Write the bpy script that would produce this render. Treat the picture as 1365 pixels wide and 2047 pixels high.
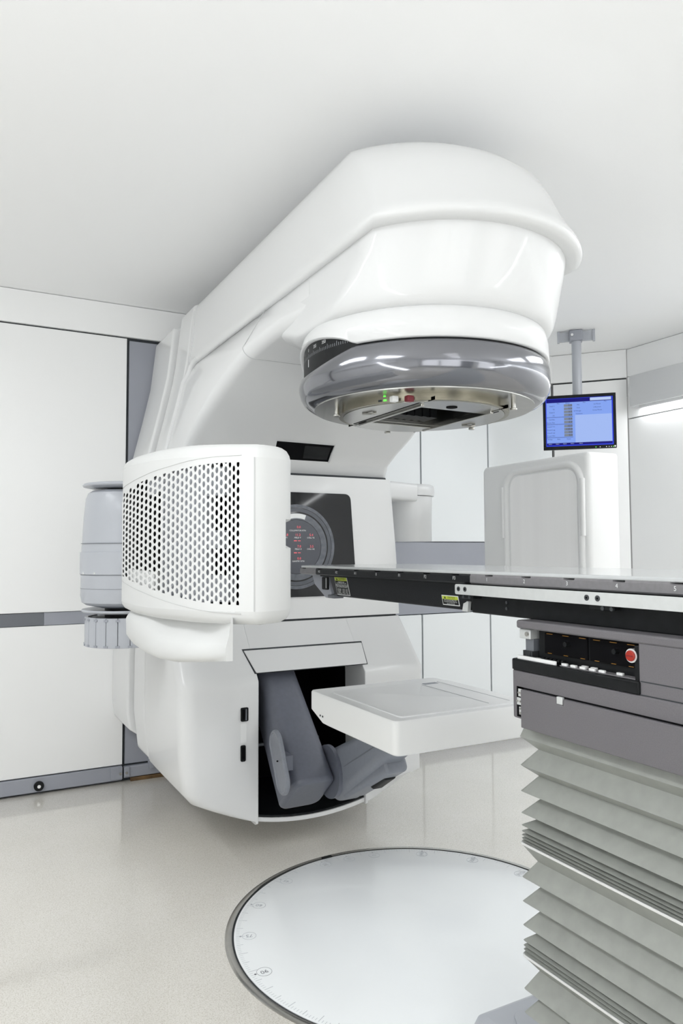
import bpy, math, random
from mathutils import Vector, Matrix
for o in list(bpy.data.objects): bpy.data.objects.remove(o)
S = bpy.context.scene
COL = S.collection
PI = math.pi

# ------------------------------------------------------------------ camera
H = 1.32; F = 1470.0; YAW = math.radians(28); PITCH = math.atan(80/1470); ROLL = math.radians(0.25)
cam = bpy.data.cameras.new('camera'); co = bpy.data.objects.new('camera', cam); COL.objects.link(co)
fw = Vector((math.sin(YAW)*math.cos(PITCH), math.cos(YAW)*math.cos(PITCH), math.sin(PITCH)))
rt = Vector((math.cos(YAW), -math.sin(YAW), 0)); up = rt.cross(fw)
R_ = rt*math.cos(ROLL) - up*math.sin(ROLL); U_ = up*math.cos(ROLL) + rt*math.sin(ROLL)
co.matrix_world = Matrix(((R_.x, U_.x, -fw.x, 0), (R_.y, U_.y, -fw.y, 0), (R_.z, U_.z, -fw.z, H), (0, 0, 0, 1)))
cam.sensor_fit = 'VERTICAL'; cam.sensor_height = 36.0; cam.lens = 36.0*F/2047; cam.clip_start = 0.05
S.camera = co

# ------------------------------------------------------------------ world, light, exposure
w = bpy.data.worlds.new('world'); S.world = w; w.use_nodes = True
w.node_tree.nodes['Background'].inputs[0].default_value = (1, 1, 1, 1)
w.node_tree.nodes['Background'].inputs[1].default_value = 0.3
S.view_settings.view_transform = 'Standard'; S.view_settings.look = 'None'; S.view_settings.gamma = 1
S.view_settings.use_curve_mapping = False
S.view_settings.exposure = -0.19
S.cycles.max_bounces = 12; S.cycles.diffuse_bounces = 8; S.cycles.glossy_bounces = 6
S.cycles.use_denoising = True
S.cycles.sample_clamp_indirect = 6.0

def area(name, loc, target, sx, sy, power, col=(.965, .985, 1)):
    l = bpy.data.lights.new(name, 'AREA'); l.shape = 'RECTANGLE'; l.size = sx; l.size_y = sy; l.energy = power; l.color = col
    o = bpy.data.objects.new(name, l); COL.objects.link(o); o.location = loc
    d = Vector(target) - Vector(loc); o.rotation_euler = d.to_track_quat('-Z', 'Y').to_euler()
    return o
LAMPS = [(-1.15, 0.7, 21), (-1.15, 2.4, 25), (3.75, 0.2, 13), (3.75, 1.75, 23), (0.9, -1.0, 1), (0.9, -2.3, 3)]  # right pair read from the ceiling glow; others added out of view as fill
LIGHTS = [('unseen_ceiling_lamp_light', (x, y, 2.77), (x, y, 0), 0.6, 1.2, p) for x, y, p in LAMPS] + [
    # unseen cove uplights added along the walls to wash the ceiling as fill
    ('fill_cove_light', (-2.15, 0.8, 2.25), (-1.5, 0.8, 3.4), 0.14, 5.0, 30),
    ('fill_cove_light', (0.9, -2.75, 2.25), (0.9, -1.6, 3.4), 5.0, 0.14, 8),
    ('fill_cove_light', (4.2, -1.0, 2.25), (3.5, -1.0, 3.4), 0.14, 3.4, 24),
    # three backlit panels added behind the camera as fill, suggested by ring reflections
    ('fill_panel_light', (-1.26, -2.93, 1.45), (-1.26, 3, 1.3), 1.5, 1.7, 12),
    ('fill_panel_light', (0.42, -2.93, 1.45), (0.42, 3, 1.3), 1.5, 1.7, 12),
    ('fill_panel_light', (3.3, -2.93, 1.45), (3.3, 3, 1.3), 1.5, 1.7, 12),
    # strip lamp under the pelmet of the right wall
    ('pelmet_light', (4.335, 1.0, 2.345), (4.335, 1.0, 0), 0.03, 5.2, 14),
]
for a in LIGHTS: area(*a)

# ------------------------------------------------------------------ materials
def mat(name, col, rough=0.5, metal=0.0, coat=0.0, noise=None, emit=None, spec=None, ior=None):
    m = bpy.data.materials.new(name); m.use_nodes = True; nt = m.node_tree; b = nt.nodes['Principled BSDF']
    b.inputs['Base Color'].default_value = (*col, 1); b.inputs['Roughness'].default_value = rough
    b.inputs['Metallic'].default_value = metal; b.inputs['Coat Weight'].default_value = coat
    b.inputs['Coat Roughness'].default_value = 0.06
    if spec is not None: b.inputs['Specular IOR Level'].default_value = spec
    if emit: b.inputs['Emission Color'].default_value = (*emit[:3], 1); b.inputs['Emission Strength'].default_value = emit[3]
    if noise:   # (scale, colour amount, bump strength)
        tc = nt.nodes.new('ShaderNodeTexCoord'); n = nt.nodes.new('ShaderNodeTexNoise')
        n.inputs['Scale'].default_value = noise[0]; n.inputs['Detail'].default_value = 4
        nt.links.new(tc.outputs['Object'], n.inputs['Vector'])
        r = nt.nodes.new('ShaderNodeValToRGB'); a = noise[1]
        r.color_ramp.elements[0].position = .3; r.color_ramp.elements[1].position = .7
        r.color_ramp.elements[0].color = (*[c*(1-a) for c in col], 1); r.color_ramp.elements[1].color = (*[min(1, c*(1+a)) for c in col], 1)
        nt.links.new(n.outputs['Fac'], r.inputs['Fac']); nt.links.new(r.outputs['Color'], b.inputs['Base Color'])
        if noise[2]:
            bp = nt.nodes.new('ShaderNodeBump'); bp.inputs['Strength'].default_value = noise[2]; bp.inputs['Distance'].default_value = 0.001
            nt.links.new(n.outputs['Fac'], bp.inputs['Height']); nt.links.new(bp.outputs['Normal'], b.inputs['Normal'])
    return m
M = {}
M['white'] = mat('gloss_white_lacquer', (.75, .757, .76), .38, coat=.35, noise=(1.3, .006, 0))
M['white_matt'] = mat('satin_white_plastic', (.80, .808, .808), .5, noise=(2, .006, 0))
M['wall'] = mat('white_wall_laminate', (.92, .925, .925), .45, noise=(.8, .01, 0))
M['wall_warm'] = mat('pale_wall_laminate', (.90, .905, .905), .42, noise=(.8, .012, 0))
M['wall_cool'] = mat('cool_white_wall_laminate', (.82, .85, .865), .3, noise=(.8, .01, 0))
M['ceiling'] = mat('white_ceiling_paint', (.94, .945, .95), .8, noise=(.6, .008, 0))
M['imager'] = mat('lightened_white_imager_cover', (.93, .94, .94), .42, coat=.2, noise=(2, .004, 0))  # whitened further to make up for the shade under head and couch
M['kv_white'] = mat('ivory_white_plastic', (.66, .668, .665), .5, noise=(2, .006, 0))
M['pelmet'] = mat('pale_grey_pelmet', (.62, .63, .64), .5, noise=(1, .01, 0))
M['mount'] = mat('dull_bronze_steel', (.30, .28, .22), .25, metal=1, noise=(40, .05, .02))
M['joint_pale'] = mat('pale_grey_joint', (.52, .53, .53), .6, noise=(9, .05, 0))
M['gap'] = mat('dark_joint', (.03, .035, .04), .7, noise=(9, .2, 0))
M['softgap'] = mat('grey_joint', (.36, .37, .38), .7, noise=(9, .1, 0))
M['grey'] = mat('blue_grey_laminate', (.33, .345, .39), .42, noise=(3, .03, 0))
M['grey_dark'] = mat('dark_grey_rail', (.15, .16, .18), .45, noise=(3, .04, 0))
M['grey_light'] = mat('light_grey_plastic', (.44, .46, .50), .38, coat=.2, noise=(4, .02, 0))
M['arm_grey'] = mat('slate_grey_cast_cover', (.135, .145, .18), .42, coat=.1, noise=(60, .05, .05))
M['arm_grey_light'] = mat('mid_grey_cover', (.22, .235, .27), .42, coat=.1, noise=(60, .04, .05))
M['black'] = mat('black_satin_plastic', (.010, .011, .012), .42, spec=.16, noise=(40, .2, 0))
M['void'] = mat('black_interior', (.004, .004, .005), .8, spec=.08, noise=(10, .2, 0))
M['glass'] = mat('smoked_black_glass', (.005, .006, .008), .05, spec=.42, noise=(3, .1, 0))
M['carbon'] = mat('black_carbon_fibre', (.011, .012, .014), .34, spec=.2, noise=(300, .3, .1))
M['top'] = mat('light_grey_couch_top', (.55, .57, .58), .16, coat=.4, noise=(20, .03, 0))
M['rail_grey'] = mat('warm_grey_anodised_edge', (.20, .195, .205), .42, noise=(90, .06, .04))
M['ped'] = mat('warm_grey_textured_paint', (.145, .139, .15), .55, noise=(420, .07, .25))
M['alu'] = mat('brushed_aluminium', (.66, .68, .68), .42, metal=.35, noise=(60, .03, .03))
M['steel'] = mat('polished_steel', (.52, .51, .48), .2, metal=1, noise=(30, .05, .02))
M['plate'] = mat('satin_steel_plate', (.46, .46, .44), .24, metal=1, noise=(25, .06, .02))
M['ring'] = mat('smoked_chrome_ring', (.215, .22, .24), .12, metal=.75, coat=.45, noise=(3, .03, 0))
M['bellows'] = mat('grey_green_bellows_cloth', (.32, .333, .31), .5, noise=(30, .06, .06))
M['strip'] = mat('bright_bellows_strip', (.85, .86, .86), .25, metal=.4, noise=(30, .02, 0))
M['disc'] = mat('pale_grey_turntable_laminate', (.86, .885, .90), .24, coat=.3, noise=(3, .01, 0))
M['ink'] = mat('grey_print', (.20, .20, .22), .6, noise=(50, .1, 0))
M['faint'] = mat('faint_grey_print', (.38, .40, .43), .6, noise=(50, .05, 0))
M['print'] = mat('white_print', (.8, .82, .82), .5, noise=(50, .02, 0))
M['yellow'] = mat('yellow_green_label', (.52, .62, .06), .5, noise=(50, .03, 0))
M['red'] = mat('red_plastic', (.36, .016, .004), .35, noise=(20, .05, 0))
M['dark_red'] = mat('dark_red_knob', (.18, .01, .02), .35, noise=(20, .05, 0))
M['btn'] = mat('white_button', (.85, .86, .86), .35, noise=(20, .01, 0))
M['screw'] = mat('dark_steel_screw', (.07, .075, .08), .35, metal=.5, noise=(40, .1, 0))
M['wood'] = mat('brown_wood', (.14, .08, .03), .5, noise=(20, .3, .1))
M['dial'] = mat('dark_dial_face', (.062, .068, .085), .25, noise=(8, .05, 0))
M['dial_ring'] = mat('mid_dial_ring', (.105, .115, .135), .25, noise=(40, .2, 0))
M['dial_ring2'] = mat('outer_dial_ring', (.075, .083, .1), .25, noise=(20, .1, 0))
M['led_red'] = mat('red_digits', (.3, .03, .04), .5, emit=(1, .16, .2, .75), noise=(9, .01, 0))
M['led_green'] = mat('green_led', (.05, .5, .05), .5, emit=(.18, 1, .1, 1.2), noise=(9, .01, 0))
M['led_amber'] = mat('amber_led', (.25, .12, .01), .5, emit=(1, .45, .05, .10), noise=(9, .01, 0))
M['scr_bg'] = mat('screen_pale_blue', (.01, .01, .01), .5, spec=.1, emit=(.26, .42, 1, .97), noise=(9, .01, 0))
M['scr_light'] = mat('screen_light_panel', (.01, .01, .01), .5, spec=.1, emit=(.40, .55, 1, 1), noise=(9, .01, 0))
M['scr_navy'] = mat('screen_navy', (.008, .008, .01), .5, spec=.1, emit=(.004, .002, .20, 1), noise=(9, .01, 0))
M['scr_edge'] = mat('screen_blue_border', (.008, .008, .01), .5, spec=.1, emit=(.03, .06, .8, 1), noise=(9, .01, 0))
M['scr_grey'] = mat('screen_grey_field', (.01, .01, .01), .5, spec=.1, emit=(.22, .26, .33, 1), noise=(9, .01, 0))
M['scr_ink'] = mat('screen_dark_text', (.008, .008, .01), .5, spec=.1, emit=(.01, .02, .16, 1), noise=(9, .01, 0))
M['scr_white'] = mat('screen_white', (.01, .01, .01), .5, spec=.1, emit=(.55, .68, 1, 1), noise=(9, .01, 0))
M['lamp'] = mat('lamp_diffuser', (.8, .8, .8), .5, emit=(1, 1, 1, .9), noise=(9, .001, 0))
M['pane'] = mat('frosted_fill_pane', (.8, .8, .8), .5, emit=(1, 1, 1, .8), noise=(9, .001, 0))  # emissive pane of the fill panels added behind the camera
# vertically streaked detector plate
m = mat('streaked_silver_plate', (.93, .93, .93), .5); nt = m.node_tree; b = nt.nodes['Principled BSDF']
tc = nt.nodes.new('ShaderNodeTexCoord'); mp = nt.nodes.new('ShaderNodeMapping'); mp.inputs['Scale'].default_value = (14, 14, .25)
n = nt.nodes.new('ShaderNodeTexNoise'); n.inputs['Scale'].default_value = 1.0; r = nt.nodes.new('ShaderNodeValToRGB')
r.color_ramp.elements[0].color = (.87, .87, .87, 1); r.color_ramp.elements[1].color = (.96, .96, .96, 1)
nt.links.new(tc.outputs['Object'], mp.inputs['Vector']); nt.links.new(mp.outputs['Vector'], n.inputs['Vector'])
nt.links.new(n.outputs['Fac'], r.inputs['Fac']); nt.links.new(r.outputs['Color'], b.inputs['Base Color']); M['plate_streak'] = m
# terrazzo floor
m = mat('beige_terrazzo_floor', (.6, .57, .51), .16, coat=1); nt = m.node_tree; b = nt.nodes['Principled BSDF']
b.inputs['Roughness'].default_value = .26; b.inputs['Coat Roughness'].default_value = .07
tc = nt.nodes.new('ShaderNodeTexCoord')
n1 = nt.nodes.new('ShaderNodeTexNoise'); n1.inputs['Scale'].default_value = 260; n1.inputs['Detail'].default_value = 3
n2 = nt.nodes.new('ShaderNodeTexNoise'); n2.inputs['Scale'].default_value = 2.0; n2.inputs['Detail'].default_value = 5
n3 = nt.nodes.new('ShaderNodeTexVoronoi'); n3.inputs['Scale'].default_value = 150
r1 = nt.nodes.new('ShaderNodeValToRGB'); e = r1.color_ramp.elements
e[0].position = .30; e[0].color = (.56, .53, .47, 1); e[1].position = .50; e[1].color = (.74, .715, .665, 1)
e2 = e.new(.72); e2.color = (.80, .78, .74, 1)
r3 = nt.nodes.new('ShaderNodeValToRGB'); r3.color_ramp.elements[0].position = .0; r3.color_ramp.elements[0].color = (.66, .62, .56, 1)
r3.color_ramp.elements[1].position = .14; r3.color_ramp.elements[1].color = (1, 1, 1, 1)
r2 = nt.nodes.new('ShaderNodeValToRGB'); r2.color_ramp.elements[0].position = .35; r2.color_ramp.elements[0].color = (.94, .935, .92, 1)
r2.color_ramp.elements[1].position = .65; r2.color_ramp.elements[1].color = (1, 1, 1, 1)
mx = nt.nodes.new('ShaderNodeMix'); mx.data_type = 'RGBA'; mx.blend_type = 'MULTIPLY'; mx.inputs[0].default_value = 1
mx2 = nt.nodes.new('ShaderNodeMix'); mx2.data_type = 'RGBA'; mx2.blend_type = 'MULTIPLY'; mx2.inputs[0].default_value = 1
for n in (n1, n2, n3): nt.links.new(tc.outputs['Object'], n.inputs['Vector'])
nt.links.new(n1.outputs['Fac'], r1.inputs['Fac']); nt.links.new(n2.outputs['Fac'], r2.inputs['Fac']); nt.links.new(n3.outputs['Distance'], r3.inputs['Fac'])
nt.links.new(r1.outputs['Color'], mx.inputs[6]); nt.links.new(r2.outputs['Color'], mx.inputs[7])
nt.links.new(mx.outputs[2], mx2.inputs[6]); nt.links.new(r3.outputs['Color'], mx2.inputs[7])
nt.links.new(mx2.outputs[2], b.inputs['Base Color']); M['floor'] = m

# ------------------------------------------------------------------ mesh helpers (world coordinates)
LOC = {}
def wl(o): return LOC.get(o.name, Vector((0, 0, 0))) if o else Vector((0, 0, 0))
def props(o, label=None, cat=None, group=None, kind=None):
    if label: o['label'] = label
    if cat: o['category'] = cat
    if group: o['group'] = group
    if kind: o['kind'] = kind
    return o
def empty(name, loc, label, cat, group=None):
    o = bpy.data.objects.new(name, None); COL.objects.link(o); o.location = loc; o.empty_display_size = .1
    LOC[o.name] = Vector(loc); return props(o, label, cat, group)
def obj(name, geo, m, parent=None, ang=35, bevel=0, seg=2, at=None, label=None, cat=None, group=None, kind=None):
    vs, fs = geo
    base = Vector(at) if at is not None else (wl(parent) if parent else None)
    if base is None:
        xs = [v[0] for v in vs]; ys = [v[1] for v in vs]; zs = [v[2] for v in vs]
        base = Vector(((min(xs)+max(xs))/2, (min(ys)+max(ys))/2, min(zs)))
    me = bpy.data.meshes.new(name); me.from_pydata([tuple(Vector(v)-base) for v in vs], [], fs); me.update()
    me.validate()
    import bmesh
    bm = bmesh.new(); bm.from_mesh(me); bmesh.ops.recalc_face_normals(bm, faces=bm.faces); bm.to_mesh(me); bm.free()
    me.shade_smooth(); me.set_sharp_from_angle(angle=math.radians(ang))
    me.materials.append(M[m])
    o = bpy.data.objects.new(name, me); COL.objects.link(o)
    LOC[o.name] = base
    if parent: o.parent = parent; o.location = base - wl(parent)
    else: o.location = base
    if bevel:
        bv = o.modifiers.new('bevel', 'BEVEL'); bv.width = bevel; bv.segments = seg; bv.limit_method = 'ANGLE'; bv.angle_limit = math.radians(30)
        bv.harden_normals = False
    return props(o, label, cat, group, kind)
def dupl(o, dloc, parent=None):
    c = o.copy(); COL.objects.link(c); LOC[c.name] = wl(o) + Vector(dloc)
    c.parent = parent or o.parent; c.location = LOC[c.name] - wl(c.parent)
    return c
def join(*gs):
    V = []; Fs = []
    for v, f in gs:
        k = len(V); V += list(v); Fs += [tuple(i+k for i in q) for q in f]
    return V, Fs
def box(x0, x1, y0, y1, z0, z1):
    v = [(x0, y0, z0), (x1, y0, z0), (x1, y1, z0), (x0, y1, z0), (x0, y0, z1), (x1, y0, z1), (x1, y1, z1), (x0, y1, z1)]
    return v, [(0, 3, 2, 1), (4, 5, 6, 7), (0, 1, 5, 4), (1, 2, 6, 5), (2, 3, 7, 6), (3, 0, 4, 7)]
def loft(rings, c0=True, c1=True, closed=True):
    n = len(rings[0]); V = [p for r in rings for p in r]; Fs = []
    for i in range(len(rings)-1):
        for j in range(n if closed else n-1):
            a = i*n+j; b = i*n+(j+1) % n; Fs.append((a, b, b+n, a+n))
    if c0: Fs.append(tuple(reversed(range(n))))
    if c1: Fs.append(tuple(range((len(rings)-1)*n, len(rings)*n)))
    return V, Fs
def lathe(prof, cx, cy, n=64, c0=True, c1=True):     # prof: (r, z)
    return loft([[(cx+r*math.cos(2*PI*k/n), cy+r*math.sin(2*PI*k/n), z) for k in range(n)] for r, z in prof], c0, c1)
def prism(poly, ax, a, b):       # poly in the two other axes, in order
    def P(u, v, t): return {'X': (t, u, v), 'Y': (u, t, v), 'Z': (u, v, t)}[ax]
    return loft([[P(u, v, a) for u, v in poly], [P(u, v, b) for u, v in poly]])
def rrect(u0, u1, v0, v1, r, n=5):
    out = []
    for cu, cv, a0 in ((u1-r, v0+r, -90), (u1-r, v1-r, 0), (u0+r, v1-r, 90), (u0+r, v0+r, 180)):
        for k in range(n+1):
            a = math.radians(a0+90*k/n); out.append((cu+r*math.cos(a), cv+r*math.sin(a)))
    return out
def rpoly(pts, r, n=5):          # round the corners of a polygon (r: number or list)
    out = []; N = len(pts)
    for i, p in enumerate(pts):
        ri = r[i] if isinstance(r, (list, tuple)) else r
        p = Vector(p); a = Vector(pts[i-1])-p; b = Vector(pts[(i+1) % N])-p
        if ri < 1e-5: out.append(tuple(p)); continue
        t = min(ri, a.length*.45, b.length*.45); a.normalize(); b.normalize()
        for k in range(n+1):
            s = k/n; q = (p+a*t)*(1-s)**2 + p*2*s*(1-s) + (p+b*t)*s*s; out.append(tuple(q))
    return out
def cyl(p0, p1, r, n=16, r1=None):
    p0 = Vector(p0); p1 = Vector(p1); d = (p1-p0).normalized(); a = d.orthogonal().normalized(); b = d.cross(a)
    r1 = r if r1 is None else r1
    return loft([[tuple(p+(a*math.cos(2*PI*k/n)+b*math.sin(2*PI*k/n))*q) for k in range(n)] for p, q in ((p0, r), (p1, r1))])
def tube(path, r, n=12, closed=False):
    P = [Vector(p) for p in path]; rings = []; N = len(P); prev = None
    for i in range(N):
        t = (P[(i+1) % N]-P[i-1]) if closed else (P[min(i+1, N-1)]-P[max(i-1, 0)])
        t.normalize()
        if prev is None: a = t.orthogonal().normalized()
        else: a = (prev - t*prev.dot(t)).normalized()
        prev = a; b = t.cross(a)
        rings.append([tuple(P[i]+(a*math.cos(2*PI*k/n)+b*math.sin(2*PI*k/n))*r) for k in range(n)])
    if closed: rings.append(rings[0])
    return loft(rings, not closed, not closed)
def text_geo(s, size, fn, align='CENTER', th=0.0):   # fn maps (u, v, d) to world; flat lettering with a little depth
    c = bpy.data.curves.new('lettering', 'FONT'); c.body = s; c.size = size; c.align_x = align; c.align_y = 'CENTER'; c.extrude = th
    c.resolution_u = 2
    o = bpy.data.objects.new('lettering', c); COL.objects.link(o)
    dg = bpy.context.evaluated_depsgraph_get(); me = bpy.data.meshes.new_from_object(o.evaluated_get(dg))
    v = [fn(p.co.x, p.co.y, p.co.z) for p in me.vertices]; f = [tuple(q.vertices) for q in me.polygons]
    bpy.data.objects.remove(o); bpy.data.curves.remove(c); bpy.data.meshes.remove(me)
    return v, f
def lerp(tab, x):
    if x <= tab[0][0]: return tab[0][1]
    for (a, va), (b, vb) in zip(tab, tab[1:]):
        if x <= b: return va+(vb-va)*(x-a)/(b-a)
    return tab[-1][1]

# ------------------------------------------------------------------ room shell
YB = 4.42; YR = 4.12; ZC = 2.80; XR = 4.36
f = obj('floor', box(-2.6, 6.2, -3.2, 4.9, -.12, 0), 'floor', kind='structure')
c = obj('ceiling', box(-2.6, 6.2, -3.2, 4.9, ZC, ZC+.12), 'ceiling', kind='structure')
def wall(name, geo, m='gap'): return obj(name, geo, m, kind='structure')
def panel(parent, geo, m='wall', name='wall_panel', bev=.002, label=None): return obj(name, geo, m, parent, bevel=bev, label=label)
T = .02
wb = wall('wall_back', box(-2.5, 2.55, YB+T, YB+.2, 0, ZC))
panel(wb, box(-2.4, .195, YB-.004, YB+T, 2.608, ZC-.003), name='header_panel'); panel(wb, box(.2, 2.5, YB-.004, YB+T, 2.608, ZC-.003), name='header_panel')
panel(wb, box(-2.4, .195, YB, YB+T, .992, 2.598), 'wall_warm'); panel(wb, box(.203, .906, YB, YB+T, .992, 2.598), 'wall_warm')
panel(wb, box(-2.4, .195, YB, YB+T, .098, .916), 'wall_warm'); panel(wb, box(.203, .906, YB, YB+T, .098, .916), 'wall_warm')
panel(wb, box(-2.4, .47, YB+.008, YB+T+.002, .918, .990), 'grey_dark', 'dado_rail', label='dark grey length of dado rail')
panel(wb, box(.4705, .906, YB+.008, YB+T+.002, .918, .990), 'grey', 'dado_rail', label='lighter grey length of dado rail')
panel(wb, box(.922, 2.5, YB+.012, YB+T+.002, .095, 2.59), 'grey', 'recess_panel', label='grey recessed panel beside the gantry')
kick = panel(wb, box(-2.4, .905, YB-.01, YB+T, .012, .092), 'grey', 'kick_rail', .004)
k2 = panel(wb, box(.915, 2.5, YB-.012, YB+T, .022, .085), 'grey', 'kick_rail', .004)
panel(wb, box(.95, 2.5, YB-.02, YB, .0, .02), 'wood', 'wood_strip', label='brown wooden strip under the kick rail')
obj('kick_bracket', box(.84, .905, YB-.016, YB-.01, .02, .088), 'grey', kick, bevel=.002)
obj('kick_bracket', box(.915, .945, YB-.02, YB-.012, .03, .085), 'grey', k2, bevel=.002)
obj('rail_upright', box(1.055, 1.085, YB-.03, YB+.01, .06, .30), 'grey', wb, bevel=.002)
for x in (.893, .928): obj('screw', cyl((x, YB-.022, .052), (x, YB-.014, .052), .007, 14), 'steel', wb)
bmp = obj('rubber_bumper', cyl((.457, YB-.03, .048), (.457, YB-.01, .048), .026, 24), 'black', wb, bevel=.003)
obj('bumper_screw', cyl((.457, YB-.034, .048), (.457, YB-.028, .048), .009, 14), 'strip', bmp)
# return step behind the gantry and the wall to its right
wall('wall_back_return', box(2.36, 2.5, YR+.001, YB+.2, 0, ZC), 'wall')
wr = wall('wall_back_right', box(2.55, 4.02, YR+T, YR+.2, 0, ZC))
panel(wr, box(2.36, 4.0035, YR-.004, YR+T, 2.589, ZC-.003), name='header_panel')
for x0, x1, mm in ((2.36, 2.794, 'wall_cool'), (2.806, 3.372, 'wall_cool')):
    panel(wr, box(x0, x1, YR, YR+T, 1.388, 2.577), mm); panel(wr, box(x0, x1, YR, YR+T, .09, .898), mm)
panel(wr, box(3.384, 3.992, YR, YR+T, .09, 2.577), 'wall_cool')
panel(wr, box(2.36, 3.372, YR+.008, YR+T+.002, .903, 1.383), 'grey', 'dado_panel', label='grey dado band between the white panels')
panel(wr, box(2.36, 3.992, YR-.01, YR+T, .01, .085), 'grey', 'kick_rail')
# chamfered corner wall
A = Vector((4.004, 4.12)); B_ = Vector((4.351, 3.727)); D = (B_-A).normalized(); N_ = Vector((D.y, -D.x))
if N_.dot(-A) < 0: N_ = -N_
def slab2(A, B, n, d0, d1, z0, z1, e0=0, e1=0):
    d = (B-A).normalized(); a = A+d*e0; b = B-d*e1
    return prism([tuple(a+n*d0), tuple(b+n*d0), tuple(b+n*d1), tuple(a+n*d1)], 'Z', z0, z1)
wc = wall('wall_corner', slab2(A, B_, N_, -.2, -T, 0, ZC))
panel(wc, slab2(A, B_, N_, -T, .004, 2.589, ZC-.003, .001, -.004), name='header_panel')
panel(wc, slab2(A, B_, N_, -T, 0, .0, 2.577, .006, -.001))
# right wall with its lit pelmet
wz = wall('wall_right', box(XR+T, XR+.1, -3.1, 3.727, 0, ZC), 'softgap')
panel(wz, box(XR, XR+T, -3.1, 3.726, 2.594, ZC-.003), name='header_panel')
panel(wz, box(XR, XR+T, -3.1, 3.726, 2.287, 2.590))
for y0, y1 in ((2.46, 3.722), (1.2, 2.455), (-.06, 1.195), (-1.3, -.065), (-3.1, -1.305)): panel(wz, box(XR, XR+T, y0, y1, 0, 2.279))
pel = panel(wz, box(XR-.08, XR-.065, -3.1, 3.64, 2.352, 2.572), 'pelmet', 'pelmet', label='long pale grey pelmet hiding a strip lamp')
obj('pelmet_top', box(XR-.065, XR, -3.1, 3.64, 2.555, 2.572), 'pelmet', pel)
obj('pelmet_end', box(XR-.065, XR, 3.625, 3.64, 2.352, 2.555), 'pelmet', pel)
# walls out of view behind and beside the camera
wl_ = wall('wall_left', box(-2.6, -2.4-T, -3.1, 4.6, 0, ZC))
for y0 in (-3.0, -1.8, -.6, .6, 1.8, 3.0):
    panel(wl_, box(-2.4-T, -2.4, y0+.006, y0+1.194, .1, 2.59)); panel(wl_, box(-2.4-T, -2.4, y0+.003, y0+1.197, 2.605, ZC))
    panel(wl_, box(-2.4-T, -2.41, y0, y0+1.2, 0, .1), 'grey', 'kick_rail')
wf = wall('wall_front', box(-2.5, 5.2, -3.2, -3.0-T, 0, ZC))
for i in range(6):
    x0 = -2.4+i*1.13
    if i == 3: continue
    panel(wf, box(x0+.006, x0+1.124, -3.0-T, -3.0, .1, 2.59)); panel(wf, box(x0+.003, x0+1.127, -3.0-T, -3.0, 2.605, ZC))
    panel(wf, box(x0, x0+1.13, -3.0-T, -3.01, 0, .1), 'grey', 'kick_rail')
for i, x in enumerate((-1.26, .42, 3.3)):  # unseen backlit panels in frames, added to throw fill towards the gantry
    wn = obj('window_%d' % (i+1), join(box(x-.80, x-.76, -3.0, -2.95, .56, 2.34), box(x+.76, x+.80, -3.0, -2.95, .56, 2.34), box(x-.76, x+.76, -3.0, -2.95, .56, .60), box(x-.76, x+.76, -3.0, -2.95, 2.30, 2.34)), 'grey', kind='structure')
    obj('window_pane', box(x-.76, x+.76, -2.995, -2.96, .60, 2.30), 'pane', wn)
d1 = obj('door_1', box(1.0, 2.1, -3.02, -2.99, 0, 2.3), 'grey', kind='structure', bevel=.004)
obj('door_handle', tube([(1.15, -2.99, 1.0), (1.15, -2.93, 1.0), (1.28, -2.93, 1.0)], .01), 'steel', d1)
panel(wf, box(.99, 2.12, -3.0-T, -3.0, 2.31, ZC))
# cove shelves for the added uplights, out of view
obj('trim_1', box(-2.4, -2.0, -2.4, 3.9, 2.16, 2.2), 'wall', kind='structure', bevel=.003)
obj('trim_3', box(4.05, 4.279, -2.7, .72, 2.16, 2.2), 'wall', kind='structure', bevel=.003)
obj('trim_2', box(-1.9, 3.9, -3.0, -2.62, 2.16, 2.2), 'wall', kind='structure', bevel=.003)

# ------------------------------------------------------------------ unseen ceiling lamps, most added as fill (over the near half of the room)
def lamp(x, y, lab):
    t = empty('unseen_ceiling_lamp', (x, y, ZC), lab, 'ceiling light', 'ceiling lamps over the near half of the room')
    obj('lamp_frame', join(box(x-.34, x+.34, y-.64, y-.60, ZC-.02, ZC), box(x-.34, x+.34, y+.60, y+.64, ZC-.02, ZC), box(x-.34, x-.3, y-.6, y+.6, ZC-.02, ZC), box(x+.3, x+.34, y-.6, y+.6, ZC-.02, ZC)), 'white_matt', t)
    obj('lamp_diffuser', box(x-.3, x+.3, y-.6, y+.6, ZC-.008, ZC-.002), 'lamp', t)
for (x, y, p_), lb in zip(LAMPS, ('added as fill left of the camera', 'added as fill in front of the left wall panels', 'right of the camera', 'before the right wall niche', 'added as fill behind the camera', 'added as fill by the rear door')):
    lamp(x, y, 'flat white rectangular ceiling lamp '+lb)

# ------------------------------------------------------------------ floor turntable
CX, CY = 1.5, 2.245
tt = empty('turntable', (CX, CY, 0), 'large round pale grey floor turntable with metal rim under the treatment couch', 'turntable')
obj('disc', lathe([(.652, 0), (.652, .003), (.650, .004)], CX, CY, 160), 'disc', tt)
def ringgeo(r0, r1, z0, z1, cx, cy, n=160, a0=0, a1=360):
    full = abs(a1-a0) >= 360; K = n if full else n+1; rr = []
    for k in range(K):
        a = math.radians(a0+(a1-a0)*k/n); c_, s_ = math.cos(a), math.sin(a)
        rr.append([(cx+r0*c_, cy+r0*s_, z0), (cx+r1*c_, cy+r1*s_, z0), (cx+r1*c_, cy+r1*s_, z1), (cx+r0*c_, cy+r0*s_, z1)])
    if full: rr.append(rr[0]); return loft(rr, False, False)
    return loft(rr)
obj('gap_seal', ringgeo(.652, .659, 0, .001, CX, CY), 'gap', tt)
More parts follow.
